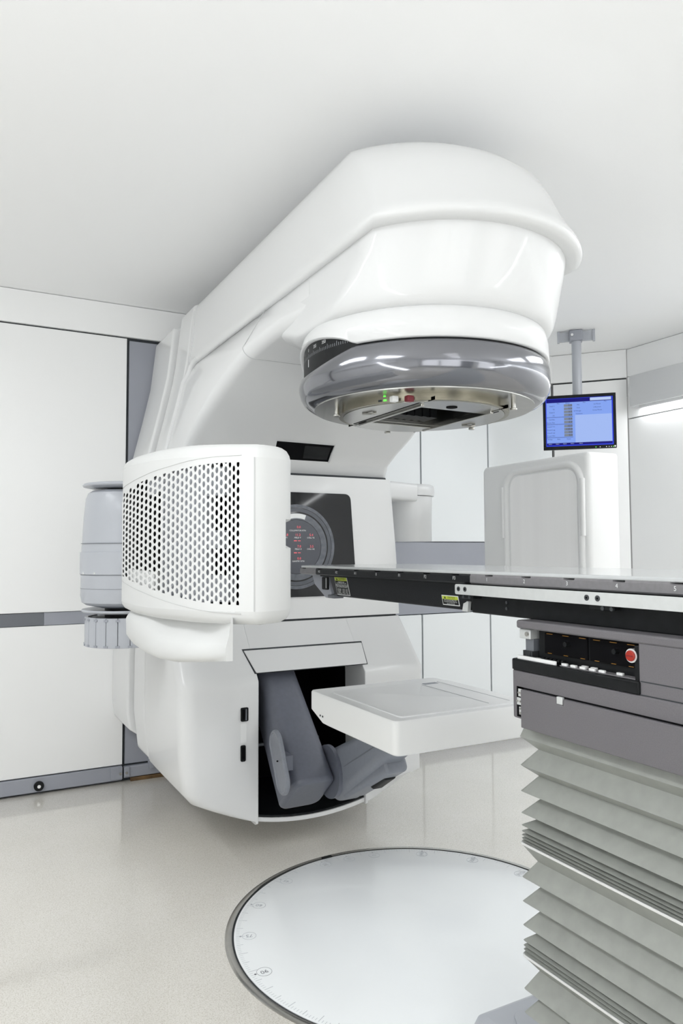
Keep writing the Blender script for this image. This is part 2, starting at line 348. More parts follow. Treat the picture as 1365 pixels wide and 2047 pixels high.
obj('rim', loft([[(CX+r*math.cos(2*PI*k/160), CY+r*math.sin(2*PI*k/160), z) for k in range(160)] for r, z in ((.659, 0), (.659, .005), (.672, .006), (.683, .001), (.683, 0))], False, False), 'steel', tt)
ticks = []
for k in range(0, 360):
    a = math.radians(k); L = .022 if k % 5 == 0 else .012; r1 = .645; ww = .0006 if k % 5 else .0009
    if k % 10 == 0: L = .03
    u = Vector((math.cos(a), math.sin(a), 0)); v = Vector((-u.y, u.x, 0)); o_ = Vector((CX, CY, .0041))
    q = [o_+u*r1+v*ww, o_+u*r1-v*ww, o_+u*(r1-L)-v*ww, o_+u*(r1-L)+v*ww]
    ticks.append(([tuple(p) for p in q]+[tuple(p-Vector((0, 0, .0003))) for p in q], [(0, 1, 2, 3)]))
obj('degree_scale', join(*ticks), 'faint', tt, kind='stuff')
for ang, s in ((-178, '90'), (-200, '75'), (-221, '60'), (-242, '45'), (-263, '30'), (-274, '15'), (-285, '0'), (-305, '345'), (-326, '330'), (-347, '315')):
    a = math.radians(ang); px, py = CX+.6*math.cos(a), CY+.6*math.sin(a); rot = a
    c_, s_ = math.cos(rot), math.sin(rot)
    obj('scale_number', join(text_geo(s, .026, lambda u, v, d: (px+u*c_-v*s_, py+u*s_+v*c_, .0044+d)), ringgeo(.0235, .0245, .0040, .0044, px, py, 28),
        ringgeo(0.0, .004, .0040, .0045, CX+.63*math.cos(a), CY+.63*math.sin(a), 10)), 'ink' if ang == -178 else 'faint', tt)
obj('index_mark', ringgeo(.653, .668, .001, .0065, CX, CY, 8, 91, 95), 'black', tt)

# ------------------------------------------------------------------ gantry
GX = 1.5
g = empty('linear_accelerator', (GX, 3.6, 0), 'tall glossy white radiotherapy gantry with overhanging arm and round head', 'medical machine')
HW = [(.10, .20), (.135, .30), (.27, .60), (.5, .628), (.8, .625), (1.0, .615), (1.3, .60), (1.7, .565), (1.9, .52), (2.1, .47), (2.3, .425), (2.6, .39), (2.75, .36)]
def hw(z): return lerp(HW, z)
# arm cap
def plan(hw_, R, cy, yb, z, nn=40, ns=10, squeeze=1.0):
    yc = cy-math.sqrt(max(R*R-hw_*hw_, 0)); pts = []
    for k in range(ns): pts.append((GX-hw_, yb+(yc-yb)*k/ns, z))
    a0 = math.atan2(yc-cy, -hw_); a1 = math.atan2(yc-cy, hw_)
    if a0 > 0: a0 -= 2*PI
    for k in range(nn+1):
        a = a0+(a1-a0)*k/nn; pts.append((GX+R*math.cos(a), cy+R*math.sin(a), z))
    for k in range(1, ns+1): pts.append((GX+hw_, yc+(yb-yc)*k/ns, z))
    return pts
YE = 3.74
levels = [(2.300, .388, .458, 2.12), (2.296, .403, .482, 2.12), (2.302, .412, .500, 2.12), (2.314, .416, .508, 2.12), (2.328, .415, .506, 2.12),
          (2.345, .411, .498, 2.122), (2.37, .406, .487, 2.130), (2.41, .400, .475, 2.142), (2.45, .397, .468, 2.157), (2.50, .394, .460, 2.175), (2.56, .390, .455, 2.21),
          (2.60, .384, .448, 2.25), (2.63, .368, .435, 2.285), (2.652, .338, .41, 2.315), (2.664, .29, .37, 2.34), (2.668, .22, .32, 2.37)]
obj('arm_cap', loft([plan(h_, r_, cy_, YE, z_) for z_, h_, r_, cy_ in levels]), 'white', g, ang=50)
# throat shell: closed side profile extruded between curved sides
und = [(3.345, 1.705, .560), (3.32, 1.76, .560), (3.24, 1.81, .562), (3.09, 1.88, .560), (2.91, 1.968, .545), (2.78, 2.035, .522), (2.68, 2.08, .503), (2.57, 2.11, .478), (2.46, 2.135, .45), (2.38, 2.145, .425), (2.30, 2.15, .402)]
rings = []
for i, (y, z, h_) in enumerate(und):
    a = und[max(i-1, 0)]; b_ = und[min(i+1, len(und)-1)]; t = Vector((b_[0]-a[0], b_[1]-a[1])).normalized(); n_ = Vector((t.y, -t.x))
    if n_.dot(Vector((3.5, 2.35))-Vector((y, z))) < 0: n_ = -n_
    r = .045; s = i/(len(und)-1)
    if s < .5: anchor = (YE, 1.705+(2.31-1.705)*s*2); hA = hw(anchor[1])-.004
    else: anchor = (YE+(2.33-YE)*(s-.5)*2, 2.31); hA = .386
    if i == 0: hA = h_
    def side(sg):
        o = [(GX+sg*hA, anchor[0], anchor[1])]
        for k in range(9):
            ph = PI/2*k/8; u = h_-r+r*math.cos(ph); dd = r-r*math.sin(ph)
            o.append((GX+sg*u, y+n_.x*dd, z+n_.y*dd))
        return o
    rings.append(side(-1)+list(reversed(side(1))))
obj('arm_shell', loft(rings), 'white', g, ang=60)
obj('panel_joint', tube([(p[0]+(.0004 if p[0] > GX else -.0004), p[1], p[2]-.0006) for p in [(GX-.396, 2.72, 2.30)]+rings[6][1:-1]+[(GX+.396, 2.72, 2.30)]], .0016, 6), 'joint_pale', g)
for sg in (-1, 1): obj('lip_return', tube([(GX+sg*.402, 3.62, 2.314), (GX+sg*.404, 3.68, 2.308), (GX+sg*.410, 3.715, 2.285), (GX+sg*.417, 3.728, 2.25)]+[(GX+sg*(hw(z)-.004), 3.732, z) for z in (2.2, 2.1, 2.0, 1.9, 1.8, 1.7, 1.5, 1.3, 1.1, .9)], .017, 12), 'white', g, ang=80)
# head shell under the lip
def stad(hw_, R, cy, yb, z, ns=10, nb=20):
    p = plan(hw_, R, cy, yb, z, 40, ns)
    for k in range(1, nb): a = PI*k/nb; p.append((GX+hw_*math.cos(a), yb+hw_*.6*math.sin(a), z))
    return p
hs = [(2.31, .386, .456, 2.12, 2.75), (2.24, .394, .456, 2.138, 2.7), (2.17, .412, .457, 2.16, 2.6), (2.125, .428, .458, 2.175, 2.45), (2.10, .434, .456, 2.183, 2.36),
      (2.085, .432, .451, 2.188, 2.33), (2.076, .424, .443, 2.19, 2.31), (2.073, .41, .43, 2.19, 2.28)]
obj('head_shell', loft([stad(h_, r_, cy_, yb, z_) for z_, h_, r_, cy_, yb in hs]), 'white', g, ang=60)
# collar with the scale window cut in its lower edge
HY = 2.19
def window(a):     # 0..1 window strength by angle in degrees
    d = (a-172+180) % 360-180
    return max(0, math.cos(d/34*PI/2)) if abs(d) < 34 else 0
n = 144
def vring(r, zf): return [(GX+r*math.cos(2*PI*k/n), HY+r*math.sin(2*PI*k/n), zf(360*k/n)) for k in range(n)]
obj('collimator_collar', loft([vring(.425, lambda a: 2.08), vring(.432, lambda a: 2.07), vring(.438, lambda a: 2.05), vring(.441, lambda a: 2.035),
     vring(.444, lambda a: 1.978+.056*window(a)**.7), vring(.440, lambda a: 1.974+.056*window(a)**.7), vring(.425, lambda a: 1.974+.056*window(a)**.7)], True, False), 'white', g, ang=50)
sc = obj('rotation_scale', lathe([(.428, 2.06), (.430, 2.05), (.430, 1.90), (.42, 1.89)], GX, HY, 120), 'black', g)
tk = []; 
def onc(r, a, z): a = math.radians(a); return (GX+r*math.cos(a), HY+r*math.sin(a), z)
for k in range(-14, 30):
    a = 171+k*1.25*1.0; L = .016 if k % 5 == 0 else .010; da = .10
    tk.append(([onc(.4306, a-da, 1.985), onc(.4306, a+da, 1.985), onc(.4306, a+da, 1.985+L), onc(.4306, a-da, 1.985+L)], [(0, 1, 2, 3)]))
obj('scale_marks', join(*tk), 'faint', sc)
for a, s in ((171, '0'), (179, '355'), (187, '350'), (163, '5')):
    obj('scale_number', text_geo(s, .016, lambda u, v, d: onc(.4308, a+math.degrees(u/.43), 2.012+v)), 'print', sc)
obj('zero_mark', ([onc(.4309, 170.5, 1.955), onc(.4309, 171.4, 1.955), onc(.4309, 171.4, 1.981), onc(.4309, 170.5, 1.981)], [(0, 1, 2, 3)]), 'print', sc)
def dip(a): return .040*window(a)
obj('collimator_ring', loft([vring(.425, lambda a: 1.968-dip(a)), vring(.434, lambda a: 1.968-dip(a)), vring(.4385, lambda a: 1.964-dip(a)), vring(.4445, lambda a: 1.945-dip(a)*.9), vring(.4475, lambda a: 1.915-dip(a)*.4), vring(.447, lambda a: 1.89),
     vring(.441, lambda a: 1.868), vring(.430, lambda a: 1.850), vring(.414, lambda a: 1.838), vring(.395, lambda a: 1.831), vring(.374, lambda a: 1.829), vring(.35, lambda a: 1.832)], False, False), 'ring', g, ang=60)
pz = 1.829
pl = obj('interface_plate', ringgeo(.305, .392, pz-.002, pz+.006, GX, HY, 120), 'plate', g)
# inner stepped mount with a square aperture, hanging 3 cm below the plate
fr = obj('accessory_mount', join(ringgeo(.288, .305, pz-.024, pz+.02, GX, HY, 96)), 'mount', g, bevel=.0015)
def clipdisc(R, x0, x1, y0, y1, z0, z1, n=96):
    P = []
    for k in range(n):
        a = 2*PI*k/n; P.append((GX+min(max(R*math.cos(a), x0), x1), HY+min(max(R*math.sin(a), y0), y1)))
    return prism(P, 'Z', z0, z1)
for nm, gg in (('side_plate', clipdisc(.288, -.3, -.15, -.3, .3, pz-.026, pz-.014)), ('side_plate', clipdisc(.288, .15, .3, -.3, .3, pz-.026, pz-.014)),
               ('cross_plate', clipdisc(.288, -.15, .15, -.3, -.15, pz-.024, pz-.012)), ('cross_plate', clipdisc(.288, -.15, .15, .15, .3, pz-.03, pz-.018))):
    obj(nm, gg, 'plate', fr, bevel=.0015)
for x in (-.15, .138): obj('guide_rail', box(GX+x, GX+x+.012, HY-.21, HY+.21, pz-.034, pz-.012), 'steel', fr, bevel=.002)
for x in (-.166, .163): obj('guide_groove', box(GX+x, GX+x+.003, HY-.22, HY+.22, pz-.0272, pz-.026), 'void', fr)
ap = obj('beam_aperture', join(box(-.15+GX, .15+GX, HY-.15, HY-.145, pz-.02, pz+.09), box(-.15+GX, .15+GX, HY+.145, HY+.15, pz-.02, pz+.09),
        box(-.15+GX, -.145+GX, HY-.15, HY+.15, pz-.02, pz+.09), box(.145+GX, .15+GX, HY-.15, HY+.15, pz-.02, pz+.09), box(GX-.15, GX+.15, HY-.15, HY+.15, pz+.088, pz+.093)), 'plate', fr)
obj('inner_window', box(GX-.11, GX+.11, HY-.11, HY+.11, pz+.035, pz+.04), 'steel', fr)
lf = obj('collimator_leaf', box(GX-.10, GX-.085, HY+.06, HY+.144, pz-.008, pz+.03), 'black', fr, at=(GX-.10, HY+.06, pz-.008))
for k in range(1, 12): dupl(lf, (k*.0172, .0 if k % 2 else -.006, 0), fr)
for x, y in ((-.31, .08), (.04, .31), (.29, .09), (.17, -.29)):
    kb = obj('thumb_screw', cyl((GX+x, HY+y, pz-.03), (GX+x, HY+y, pz), .008, 14), 'steel', g, bevel=.0015)
    obj('screw_head', cyl((GX+x, HY+y, pz-.034), (GX+x, HY+y, pz-.026), .012, 14), 'steel', kb, bevel=.0015)
obj('locating_hole', cyl((GX-.02, HY-.20, pz-.0262), (GX-.02, HY-.20, pz-.0235), .019, 24), 'void', fr)
for x, y in ((-.24, .02), (.22, .06)): obj('locating_pin', tube([(GX+x, HY+y, pz-.028), (GX+x+.02, HY+y-.03, pz-.032), (GX+x+.035, HY+y-.035, pz-.028)], .004, 8), 'steel', fr)
# status lights and a modelled reflection on the mount's outside wall, left front
def onw(r, a, z): a = math.radians(a); return (GX+r*math.cos(a), HY+r*math.sin(a), z)
def tab(a0, a1, z0, z1, r0=.305, r1=.3075, n_=4): 
    return loft([[onw(r0, a0+(a1-a0)*k/n_, z0), onw(r1, a0+(a1-a0)*k/n_, z0), onw(r1, a0+(a1-a0)*k/n_, z1), onw(r0, a0+(a1-a0)*k/n_, z1)] for k in range(n_+1)])
def itab(*a): return tab(*a, r0=.2855, r1=.288)
obj('status_light_or_reflection', tab(211, 213, pz-.019, pz-.013), 'led_green', g, label='lit green status light')
obj('status_light_or_reflection', tab(207.4, 209.6, pz-.019, pz-.013), 'gap', g, label='unlit dark status light')
obj('status_light_or_reflection', tab(211, 212.5, pz-.005, pz-.002), 'led_green', g)  # glowing tab standing in for the lit light's reflection in the plate
obj('release_button', box(GX-.262, GX-.240, HY-.215, HY-.193, pz-.028, pz-.010), 'btn', g, bevel=.002, label='white release button')
obj('release_button', box(GX-.225, GX-.200, HY-.245, HY-.223, pz-.030, pz-.010), 'dark_red', g, bevel=.003, label='dark red release button')

# middle block of the front cover
def bodyblock(z0, z1, yf, yb, dh=0.0, r=.05, nz=8):
    rings = []
    for i in range(nz+1):
        z = z0+(z1-z0)*i/nz; h_ = hw(z)+dh; y_ = yf(z) if callable(yf) else yf
        rings.append([(x, y, z) for x, y in rpoly([(GX-h_, yb), (GX-h_, y_), (GX+h_, y_), (GX+h_, yb)], [0, r, r, 0], 8)])
    return loft(rings)
obj('front_cover', bodyblock(.995, 1.700, 3.30, 3.74), 'white', g, ang=45)
obj('seam', bodyblock(1.690, 1.712, 3.318, 3.73, -.014, nz=2), 'gap', g)
obj('seam', bodyblock(.985, 1.003, 3.312, 3.73, -.014, nz=2), 'gap', g)
gl = obj('display_window', prism(rpoly([(1.18, 1.101), (1.838, 1.101), (1.802, 1.615), (1.205, 1.615)], [.01, .01, .035, .035], 6), 'Y', 3.292, 3.302), 'glass', g)
yd = 3.2915
DX, DZ = 1.50, 1.347
def vdisc(r0, r1, y0, y1, a0=0, a1=360, n_=72):
    v, f_ = ringgeo(r0, r1, y0, y1, 0, 0, n_, a0, a1); return [(DX+p[0], p[2], DZ+p[1]) for p in v], f_
obj('dial_face', prism([(DX+.132*math.cos(2*PI*k/64), DZ+.132*math.sin(2*PI*k/64)) for k in range(64)], 'Y', yd-.0012, yd+.001), 'dial', gl)
obj('dial_ring', vdisc(.134, .165, yd-.001, yd+.001), 'dial_ring', gl)
obj('dial_ring', vdisc(.172, .19, yd-.001, yd+.001), 'dial_ring2', gl)
obj('dial_ring', vdisc(.192, .208, yd-.001, yd+.001), 'dial_ring', gl)
obj('dial_pointer_window', vdisc(.140, .163, yd-.0022, yd, 72, 112, 16), 'print', gl, label='white arc shaped scale window')
def dtxt(s, size, x, z, m): obj('display_text', text_geo(s, size, lambda u, v, d: (x+u, yd-.0022, z+v)), m, gl)
for s, x, z in (('0.0', 1.511, 1.443), ('1.8', 1.444, 1.4045), ('11.2', 1.506, 1.4045), ('5.4', 1.579, 1.4045), ('7.0', 1.513, 1.348), ('3.5', 1.581, 1.348), ('0.0', 1.513, 1.289)): dtxt(s, .017, x, z, 'led_red')
for s, x, z in (('COLLIMATOR RTN', 1.505, 1.426), ('COLL Y1', 1.431, 1.391), ('FIELD Y', 1.505, 1.391), ('COLL Y2', 1.576, 1.391), ('FIELD X', 1.508, 1.335), ('COLL X2', 1.576, 1.335), ('GANTRY RTN', 1.508, 1.2755)): dtxt(s, .0105, x, z, 'print')
for x, z in ((1.503, 1.376), (1.503, 1.317)): obj('indicator_bar', join(box(x-.018, x-.002, yd-.002, yd, z-.002, z+.002), box(x+.004, x+.018, yd-.002, yd, z-.0015, z+.0015)), 'led_red', gl)
# upper slot window
def ys(z): return lerp([(q[1], q[0]) for q in und], z)
def onsurf(P, d0, d1): return loft([[(x, ys(z)-d0, z) for x, z in P], [(x, ys(z)+d1, z) for x, z in P]])
sl = obj('slot_window', onsurf([(1.39, 1.775), (1.676, 1.775), (1.664, 1.81), (1.650, 1.84), (1.345, 1.842), (1.365, 1.81)], .0015, .03), 'void', g)
obj('slot_glass', onsurf([(1.53, 1.783), (1.662, 1.783), (1.640, 1.832), (1.50, 1.832)], .0022, .0), 'black', sl)
for P in ([(1.678, 1.771), (1.686, 1.771), (1.658, 1.846), (1.650, 1.846)], [(1.34, 1.842), (1.658, 1.840), (1.658, 1.846), (1.336, 1.848)]): obj('slot_frame', onsurf(P, .004, .02), 'white', g)
# rear cover rings, each a little wider, back to the wall
def outline(dh, rb, z1=2.72, n_=14, top=None):
    P = []; zc = 1.3
    zs = [.10+(z1-.10)*k/26 for k in range(27)]
    left = []; right = []
    for z in zs:
        h_ = hw(max(z, .3))+dh
        if z < 1.0:
            q = rb*rb-(zc-z)**2
            if q <= 0: continue
            h_ = min(h_, math.sqrt(q))
        left.append((GX-h_, z)); right.append((GX+h_, z))
    zb = zc-rb
    return [(GX, zb)]+right+list(reversed(left))
obj('side_cover', prism(outline(.0, 1.19, 2.64), 'Y', YE+.006, 4.0), 'white', g, ang=25, bevel=.02, seg=4)
obj('side_cover_rib', prism(outline(-.004, 1.186, 2.60), 'Y', YE-.02, YE+.02), 'white', g, ang=25)
obj('stand_cover', prism(outline(.03, 1.13, 2.58), 'Y', 4.015, YB), 'white', g, ang=25, bevel=.012, seg=3)
# lower cover: two side blocks and a bridging block, front sloping out below the seam
def yf(z): return 3.10 if z < .745 else (3.10+.2*(z-.745)/(.99-.745) if z < .99 else 3.3)
XI = .272
def sideblock(sg, zbot=.118):
    rings = []
    zs = [zbot+.0, .125, .135, .15, .17, .20, .24, .29, .35, .45, .6, .72, .745, .77, .86, .985]
    for z in zs:
        o = min(hw(max(z, .3)), math.sqrt(max(1.2**2-(1.3-z)**2, 0))); o = max(o, XI+.012)
        y = yf(z); r = min(.07, (o-XI)*.4); dy = .012 if z < .122 else 0
        P = rpoly([(XI, 3.72), (XI, y+dy), (o, y+dy), (o, 3.72)], [0, .006, r, 0], 7)
        rings.append([(GX+sg*px, py, z) for px, py in P])
    return loft(rings)
dl = obj('lower_side_cover', sideblock(-1), 'white', g, ang=40)
dr = obj('lower_side_cover', sideblock(1), 'white', g, ang=40)
obj('bridge_cover', loft([[(GX-XI-.001, yf(z), z), (GX+XI+.001, yf(z), z), (GX+XI+.001, 3.72, z), (GX-XI-.001, 3.72, z)] for z in (.868, .985)]), 'white', g)
fl = [(1.192, .872), (1.808, .872), (1.796, .78), (1.225, .78)]
obj('opening_flap', loft([[(x, yf(z)-.010, z) for x, z in fl], [(x, yf(z)+.012, z) for x, z in fl]]), 'white', g, bevel=.003)
obj('flap_joint', loft([[(x, yf(z)-.0015, z) for x, z in ((1.186, .878), (1.814, .878), (1.802, .776), (1.218, .776))], [(x, yf(z)+.012, z) for x, z in ((1.186, .878), (1.814, .878), (1.802, .776), (1.218, .776))]]), 'gap', g)
lp = []
for k in range(17):
    x = GX-XI+2*XI*k/16; zz = 1.3-math.sqrt(1.2**2-(x-GX)**2); lp.append([(x, 3.112, zz), (x, 3.112, zz+.018), (x, 3.72, zz+.018), (x, 3.72, zz)])
obj('bottom_tray', loft(lp), 'white', g, ang=40)
lp = [[(x, y0, z0+.002) for (x, y0, z0) in ((q[1][0], 3.118, q[1][2]), (q[1][0], 3.118, q[1][2]+.008), (q[2][0], 3.72, q[2][2]+.008), (q[2][0], 3.72, q[2][2]))] for q in lp]
obj('tray_liner', loft(lp), 'black', g, ang=40)
obj('cavity_lining', join(box(GX-XI, GX+XI, 3.70, 3.73, .13, .87), box(GX-XI-.002, GX-XI+.004, 3.12, 3.72, .14, .735), box(GX-XI-.002, GX-XI+.004, 3.23, 3.72, .735, .86), box(GX+XI-.004, GX+XI+.002, 3.30, 3.72, .14, .86)), 'void', g)
obj('cavity_bar', cyl((GX-XI, 3.6, .33), (GX+XI, 3.6, .33), .008), 'grey_dark', g)
obj('hood_liner', box(GX-XI, GX+XI, 3.3, 3.70, .84, .87), 'void', g)
for x0, x1, z0, z1, in ((1.142, 1.177, .578, .638), (1.142, 1.165, .405, .475)):
    q = obj('door_latch', prism(rrect(x0, x1, z0, z1, .006), 'Y', 3.094, 3.105), 'black', dl, bevel=.001)
    obj('latch_recess', box(x0+.006, x0+.018, 3.0925, 3.097, z0+.008, z1-.008), 'void', q)
    if z1 > .6: obj('latch_lever', box(x0+.02, x0+.025, 3.088, 3.096, z0+.006, z1-.006), 'grey_dark', q)
obj('latch_recess_strip', prism(rrect(1.142, 1.17, .485, .57, .006), 'Y', 3.0985, 3.104), 'white_matt', dl)
obj('lower_block', prism(rpoly([(1.80, .22), (2.05, .26), (2.05, .40), (1.80, .40)], .01), 'Y', 3.05, 3.12), 'white', dr, bevel=.01)

# ------------------------------------------------------------------ portal imager on its grey arm
mv = empty('portal_imager', (1.5, 2.9, .1), 'flat white imaging panel on a slate grey folding arm in the gantry opening', 'imaging arm')
def boxtaper(P0, P1, X0, X1, t0, t1, r=.03, cut=None):  # beam in the YZ plane from P0 to P1
    P0 = Vector(P0); P1 = Vector(P1); d = (P1-P0).normalized(); n_ = Vector((-d.y, d.x)); rings = []
    for P, t, (xa, xb) in ((P0, t0, X0), (P1, t1, X1)):
        rings.append([(x, P.x+n_.x*w_, P.y+n_.y*w_) for x, w_ in rrect(xa, xb, -t/2, t/2, min(r, t*.4), 6)])
    return loft(rings)
obj('upper_arm', boxtaper((3.30, .745), (2.895, .285), (1.27, 1.455), (1.268, 1.468), .20, .25, .05), 'arm_grey', mv, bevel=.02, seg=3, ang=45)
obj('arm_root', box(1.30, 1.45, 3.36, 3.60, .5, .86), 'arm_grey', mv, bevel=.02)
elb = obj('elbow_joint', cyl((1.465, 2.895, .37), (1.483, 2.895, .37), .112, 40), 'arm_grey', mv)
obj('lower_arm', boxtaper((2.93, .335), (2.42, .615), (1.483, 1.63), (1.47, 1.60), .22, .13, .04), 'arm_grey_light', mv, bevel=.015, seg=3, ang=45)
obj('arm_seam', boxtaper((2.80, .405), (2.45, .595), (1.480, 1.632), (1.467, 1.606), .004, .004, .001), 'grey_dark', mv)
obj('lower_arm_cover', boxtaper((2.84, .297), (2.47, .495), (1.50, 1.62), (1.50, 1.60), .07, .06, .02), 'arm_grey_light', mv, bevel=.01)
obj('rubber_pad', boxtaper((2.66, .368), (2.54, .44), (1.54, 1.60), (1.53, 1.59), .045, .045, .015), 'black', mv, bevel=.005)
def stadium(cy, cz, L, r, tilt, n_=14):
    P = []; d = Vector((math.sin(tilt), math.cos(tilt))); e = Vector((d.y, -d.x))
    for sg in (1, -1):
        for k in range(n_+1):
            a = -PI/2+PI*k/n_; q = d*(sg*(L/2+r*math.cos(a)))+e*(sg*r*math.sin(a)); P.append((cy+q.x, cz+q.y))
    return P
st = lambda r_, x: [(x, y, z) for y, z in stadium(2.865, .45, .15, r_, math.radians(28))]
pd = obj('side_pad', loft([st(.050, 1.238), st(.058, 1.232), st(.058, 1.222), st(.052, 1.216), st(.046, 1.2165), st(.044, 1.220)]), 'arm_grey_light', mv, ang=40)
obj('pad_screw', cyl((1.214, 2.865, .455), (1.221, 2.865, .455), .003, 8), 'void', pd)
obj('pad_mount', box(1.236, 1.272, 2.83, 2.90, .42, .48), 'arm_grey', mv)
# imaging panel
px0, px1, py0, py1, zt, zb_ = 1.217, 1.790, 1.945, 2.552, .800, .688
def pring(z, i, c_=0.0, r=.022): return [(x, y, z) for x, y in rpoly([(px0+i, py0+i), (px1-i, py0+i), (px1-i, py1-i-c_), (px0+i, py1-i-c_)], r, 5)]
obj('panel_housing', loft([pring(zb_, .012, .10), pring(zb_+.006, .003, .085), pring(.73, 0, .0), pring(zt-.008, 0), pring(zt-.002, .003), pring(zt, .012)]), 'imager', mv, ang=30)
obj('panel_lid', loft([[(x, y, z) for x, y in rpoly([(px0+.04+i, py0+.03+i), (px1-.012-i, py0+.03+i), (px1-.012-i, py1-.10-i), (px0+.04+i, py1-.10-i)], .015, 4)] for z, i in ((zt-.002, 0), (zt+.0035, 0), (zt+.005, .003))]), 'imager', mv, ang=30)
obj('panel_slot', box(1.64, 1.70, 2.395, 2.42, zt+.0045, zt+.006), 'grey', mv)
obj('lid_line', join(box(1.625, 1.628, 2.0, 2.40, zt+.0045, zt+.0055), box(1.717, 1.719, 2.0, 2.43, zt+.0045, zt+.0055)), 'softgap', mv)
obj('panel_vent', join(*[box(px0-.001, px0+.002, 2.44+.02*k, 2.446+.02*k, .716, .722) for k in range(2)]), 'gap', mv)
obj('wrist', prism(rrect(1.45, 1.60, 2.32, 2.50, .03), 'Z', .60, .69), 'arm_grey_light', mv, bevel=.02)

# ------------------------------------------------------------------ x-ray source (left)
xs = empty('xray_source', (.62, 2.9, .9), 'white perforated x-ray source housing with grey shoulder joint, left of the gantry', 'imaging arm')
FC = [(.626, 1.615), (.604, 1.655), (.572, 1.715), (.545, 1.79), (.532, 1.88), (.528, 2.03), (.529, 2.16), (.537, 2.33), (.546, 2.48), (.562, 2.67), (.581, 2.85), (.603, 2.99)]
def catmull(P, m_=8):
    out = []
    for i in range(len(P)-1):
        p0 = Vector(P[max(i-1, 0)]); p1 = Vector(P[i]); p2 = Vector(P[i+1]); p3 = Vector(P[min(i+2, len(P)-1)])
        for k in range(m_):
            t = k/m_; out.append(.5*((2*p1)+(-p0+p2)*t+(2*p0-5*p1+4*p2-p3)*t*t+(-p0+3*p1-3*p2+p3)*t**3))
    out.append(Vector(P[-1])); return out
CV = catmull(FC); LEN = [0]
for a, b in zip(CV, CV[1:]): LEN.append(LEN[-1]+(b-a).length)
LT = LEN[-1]
def fpt(u):
    u = min(max(u, 0), LT)
    for i in range(len(LEN)-1):
        if u <= LEN[i+1]: t = (u-LEN[i])/(LEN[i+1]-LEN[i]); return CV[i].lerp(CV[i+1], t)
    return CV[-1]
def ztop(u): return lerp([(0.0, 1.579), (.09, 1.5865), (.18, 1.5935), (.35, 1.6085), (.63, 1.632), (1.04, 1.663), (1.40, 1.686)], u)
def zbot(u): return lerp([(0.0, 1.147), (.18, 1.142), (.41, 1.132), (.63, 1.121), (1.04, 1.105), (1.40, 1.096)], u)
def uof(px):   # arc length where the face meets a bearing
    best = min(range(400), key=lambda i: abs(math.degrees(math.atan2(fpt(LT*i/399).x, fpt(LT*i/399).y))-(28+math.degrees(math.atan((px-682.5)/F)))))
    return LT*best/399
cols_px = [(149/6.82+225), (192/6.82+225), (236/6.82+225), (284/6.82+225), (336/6.82+225), (393/6.82+225), (452/6.82+225), (513/6.82+225), (573/6.82+225), (635/6.82+225), (697/6.82+225), (759/6.82+225), (820/6.82+225), (881/6.82+225),
           363, 372, 381, 389.7, 398.4, 407.1, 415.7, 424.4, 432.8, 441.3, 449.8, 458.2, 466.6, 475]
U = sorted(uof(p) for p in cols_px)
UB = [U[0]-(U[1]-U[0])/2]+[(a+b)/2 for a, b in zip(U, U[1:])]+[U[-1]+(U[-1]-U[-2])/2]
U0, U1 = UB[0], UB[-1]
PT = .02075
def gt(u): return lerp([(.05, 1.5355), (.13, 1.5385), (.26, 1.5392), (.41, 1.5415), (.63, 1.547), (.95, 1.5515), (1.28, 1.556)], u)
def gb(u): return lerp([(.05, 1.1955), (.13, 1.1962), (.26, 1.202), (.42, 1.2063), (.64, 1.2133), (.97, 1.2225), (1.36, 1.2328)], u)
ZU = lambda u: ztop(u)-.035
ZL = lambda u: zbot(u)+.035
V = []; Fc = []
def add(u, z, dep=0.0):
    p = fpt(u); q = fpt(u+.01)-fpt(u-.01); n_ = Vector((q.y, -q.x)).normalized()
    if n_.x < 0: n_ = -n_
    V.append((p.x+n_.x*dep, p.y+n_.y*dep, z)); return len(V)-1
NE = 16
for ci in range(len(U)):
    ua, ub = UB[ci], UB[ci+1]; uc = (ua+ub)/2; hwid = (ub-ua)/2*.66; hh = .0076
    t_, b_ = gt(uc), gb(uc); off = PT/2 if ci % 2 else 0
    zlist = []; k = 0
    z0g = 1.365+off; kk = int((z0g-b_)/PT)+2
    cells = [z0g+PT*j for j in range(-kk, kk+1)]
    cells = [z for z in cells if z+PT/2 > b_ and z-PT/2 < t_]
    lo = cells[0]-PT/2; hi = cells[-1]+PT/2
    for zc in cells:
        zl_, zh_ = zc-hh, zc+hh
        zl2, zh2 = max(zl_, b_), min(zh_, t_)
        outer = []; 
        for j in range(NE):
            a = 2*PI*j/NE; c_, s_ = math.cos(a), math.sin(a); m_ = max(abs(c_), abs(s_))
            outer.append(add(uc+(ub-ua)/2*c_/m_, zc+PT/2*s_/m_))
        if zh2-zl2 < .003:
            Fc.append(tuple(outer)); continue
        inner = []; deep = []
        for j in range(NE):
            a = 2*PI*j/NE; z_ = min(max(zc+hh*math.sin(a), zl2), zh2); inner.append(add(uc+hwid*math.cos(a), z_)); deep.append(add(uc+hwid*math.cos(a), z_, .0012))
        for j in range(NE):
            k2_ = (j+1) % NE; Fc.append((outer[j], outer[k2_], inner[k2_], inner[j])); Fc.append((inner[j], inner[k2_], deep[k2_], deep[j]))
    Fc.append((add(ua, hi), add(ub, hi), add(ub, ZU(ub)), add(ua, ZU(ua))))
    Fc.append((add(ua, ZL(ua)), add(ub, ZL(ub)), add(ub, lo), add(ua, lo)))
def stripf(ua, ub, n_=8):
    for k in range(n_):
        a, b = ua+(ub-ua)*k/n_, ua+(ub-ua)*(k+1)/n_; Fc.append((add(a, ZL(a)), add(b, ZL(b)), add(b, ZU(b)), add(a, ZU(a))))
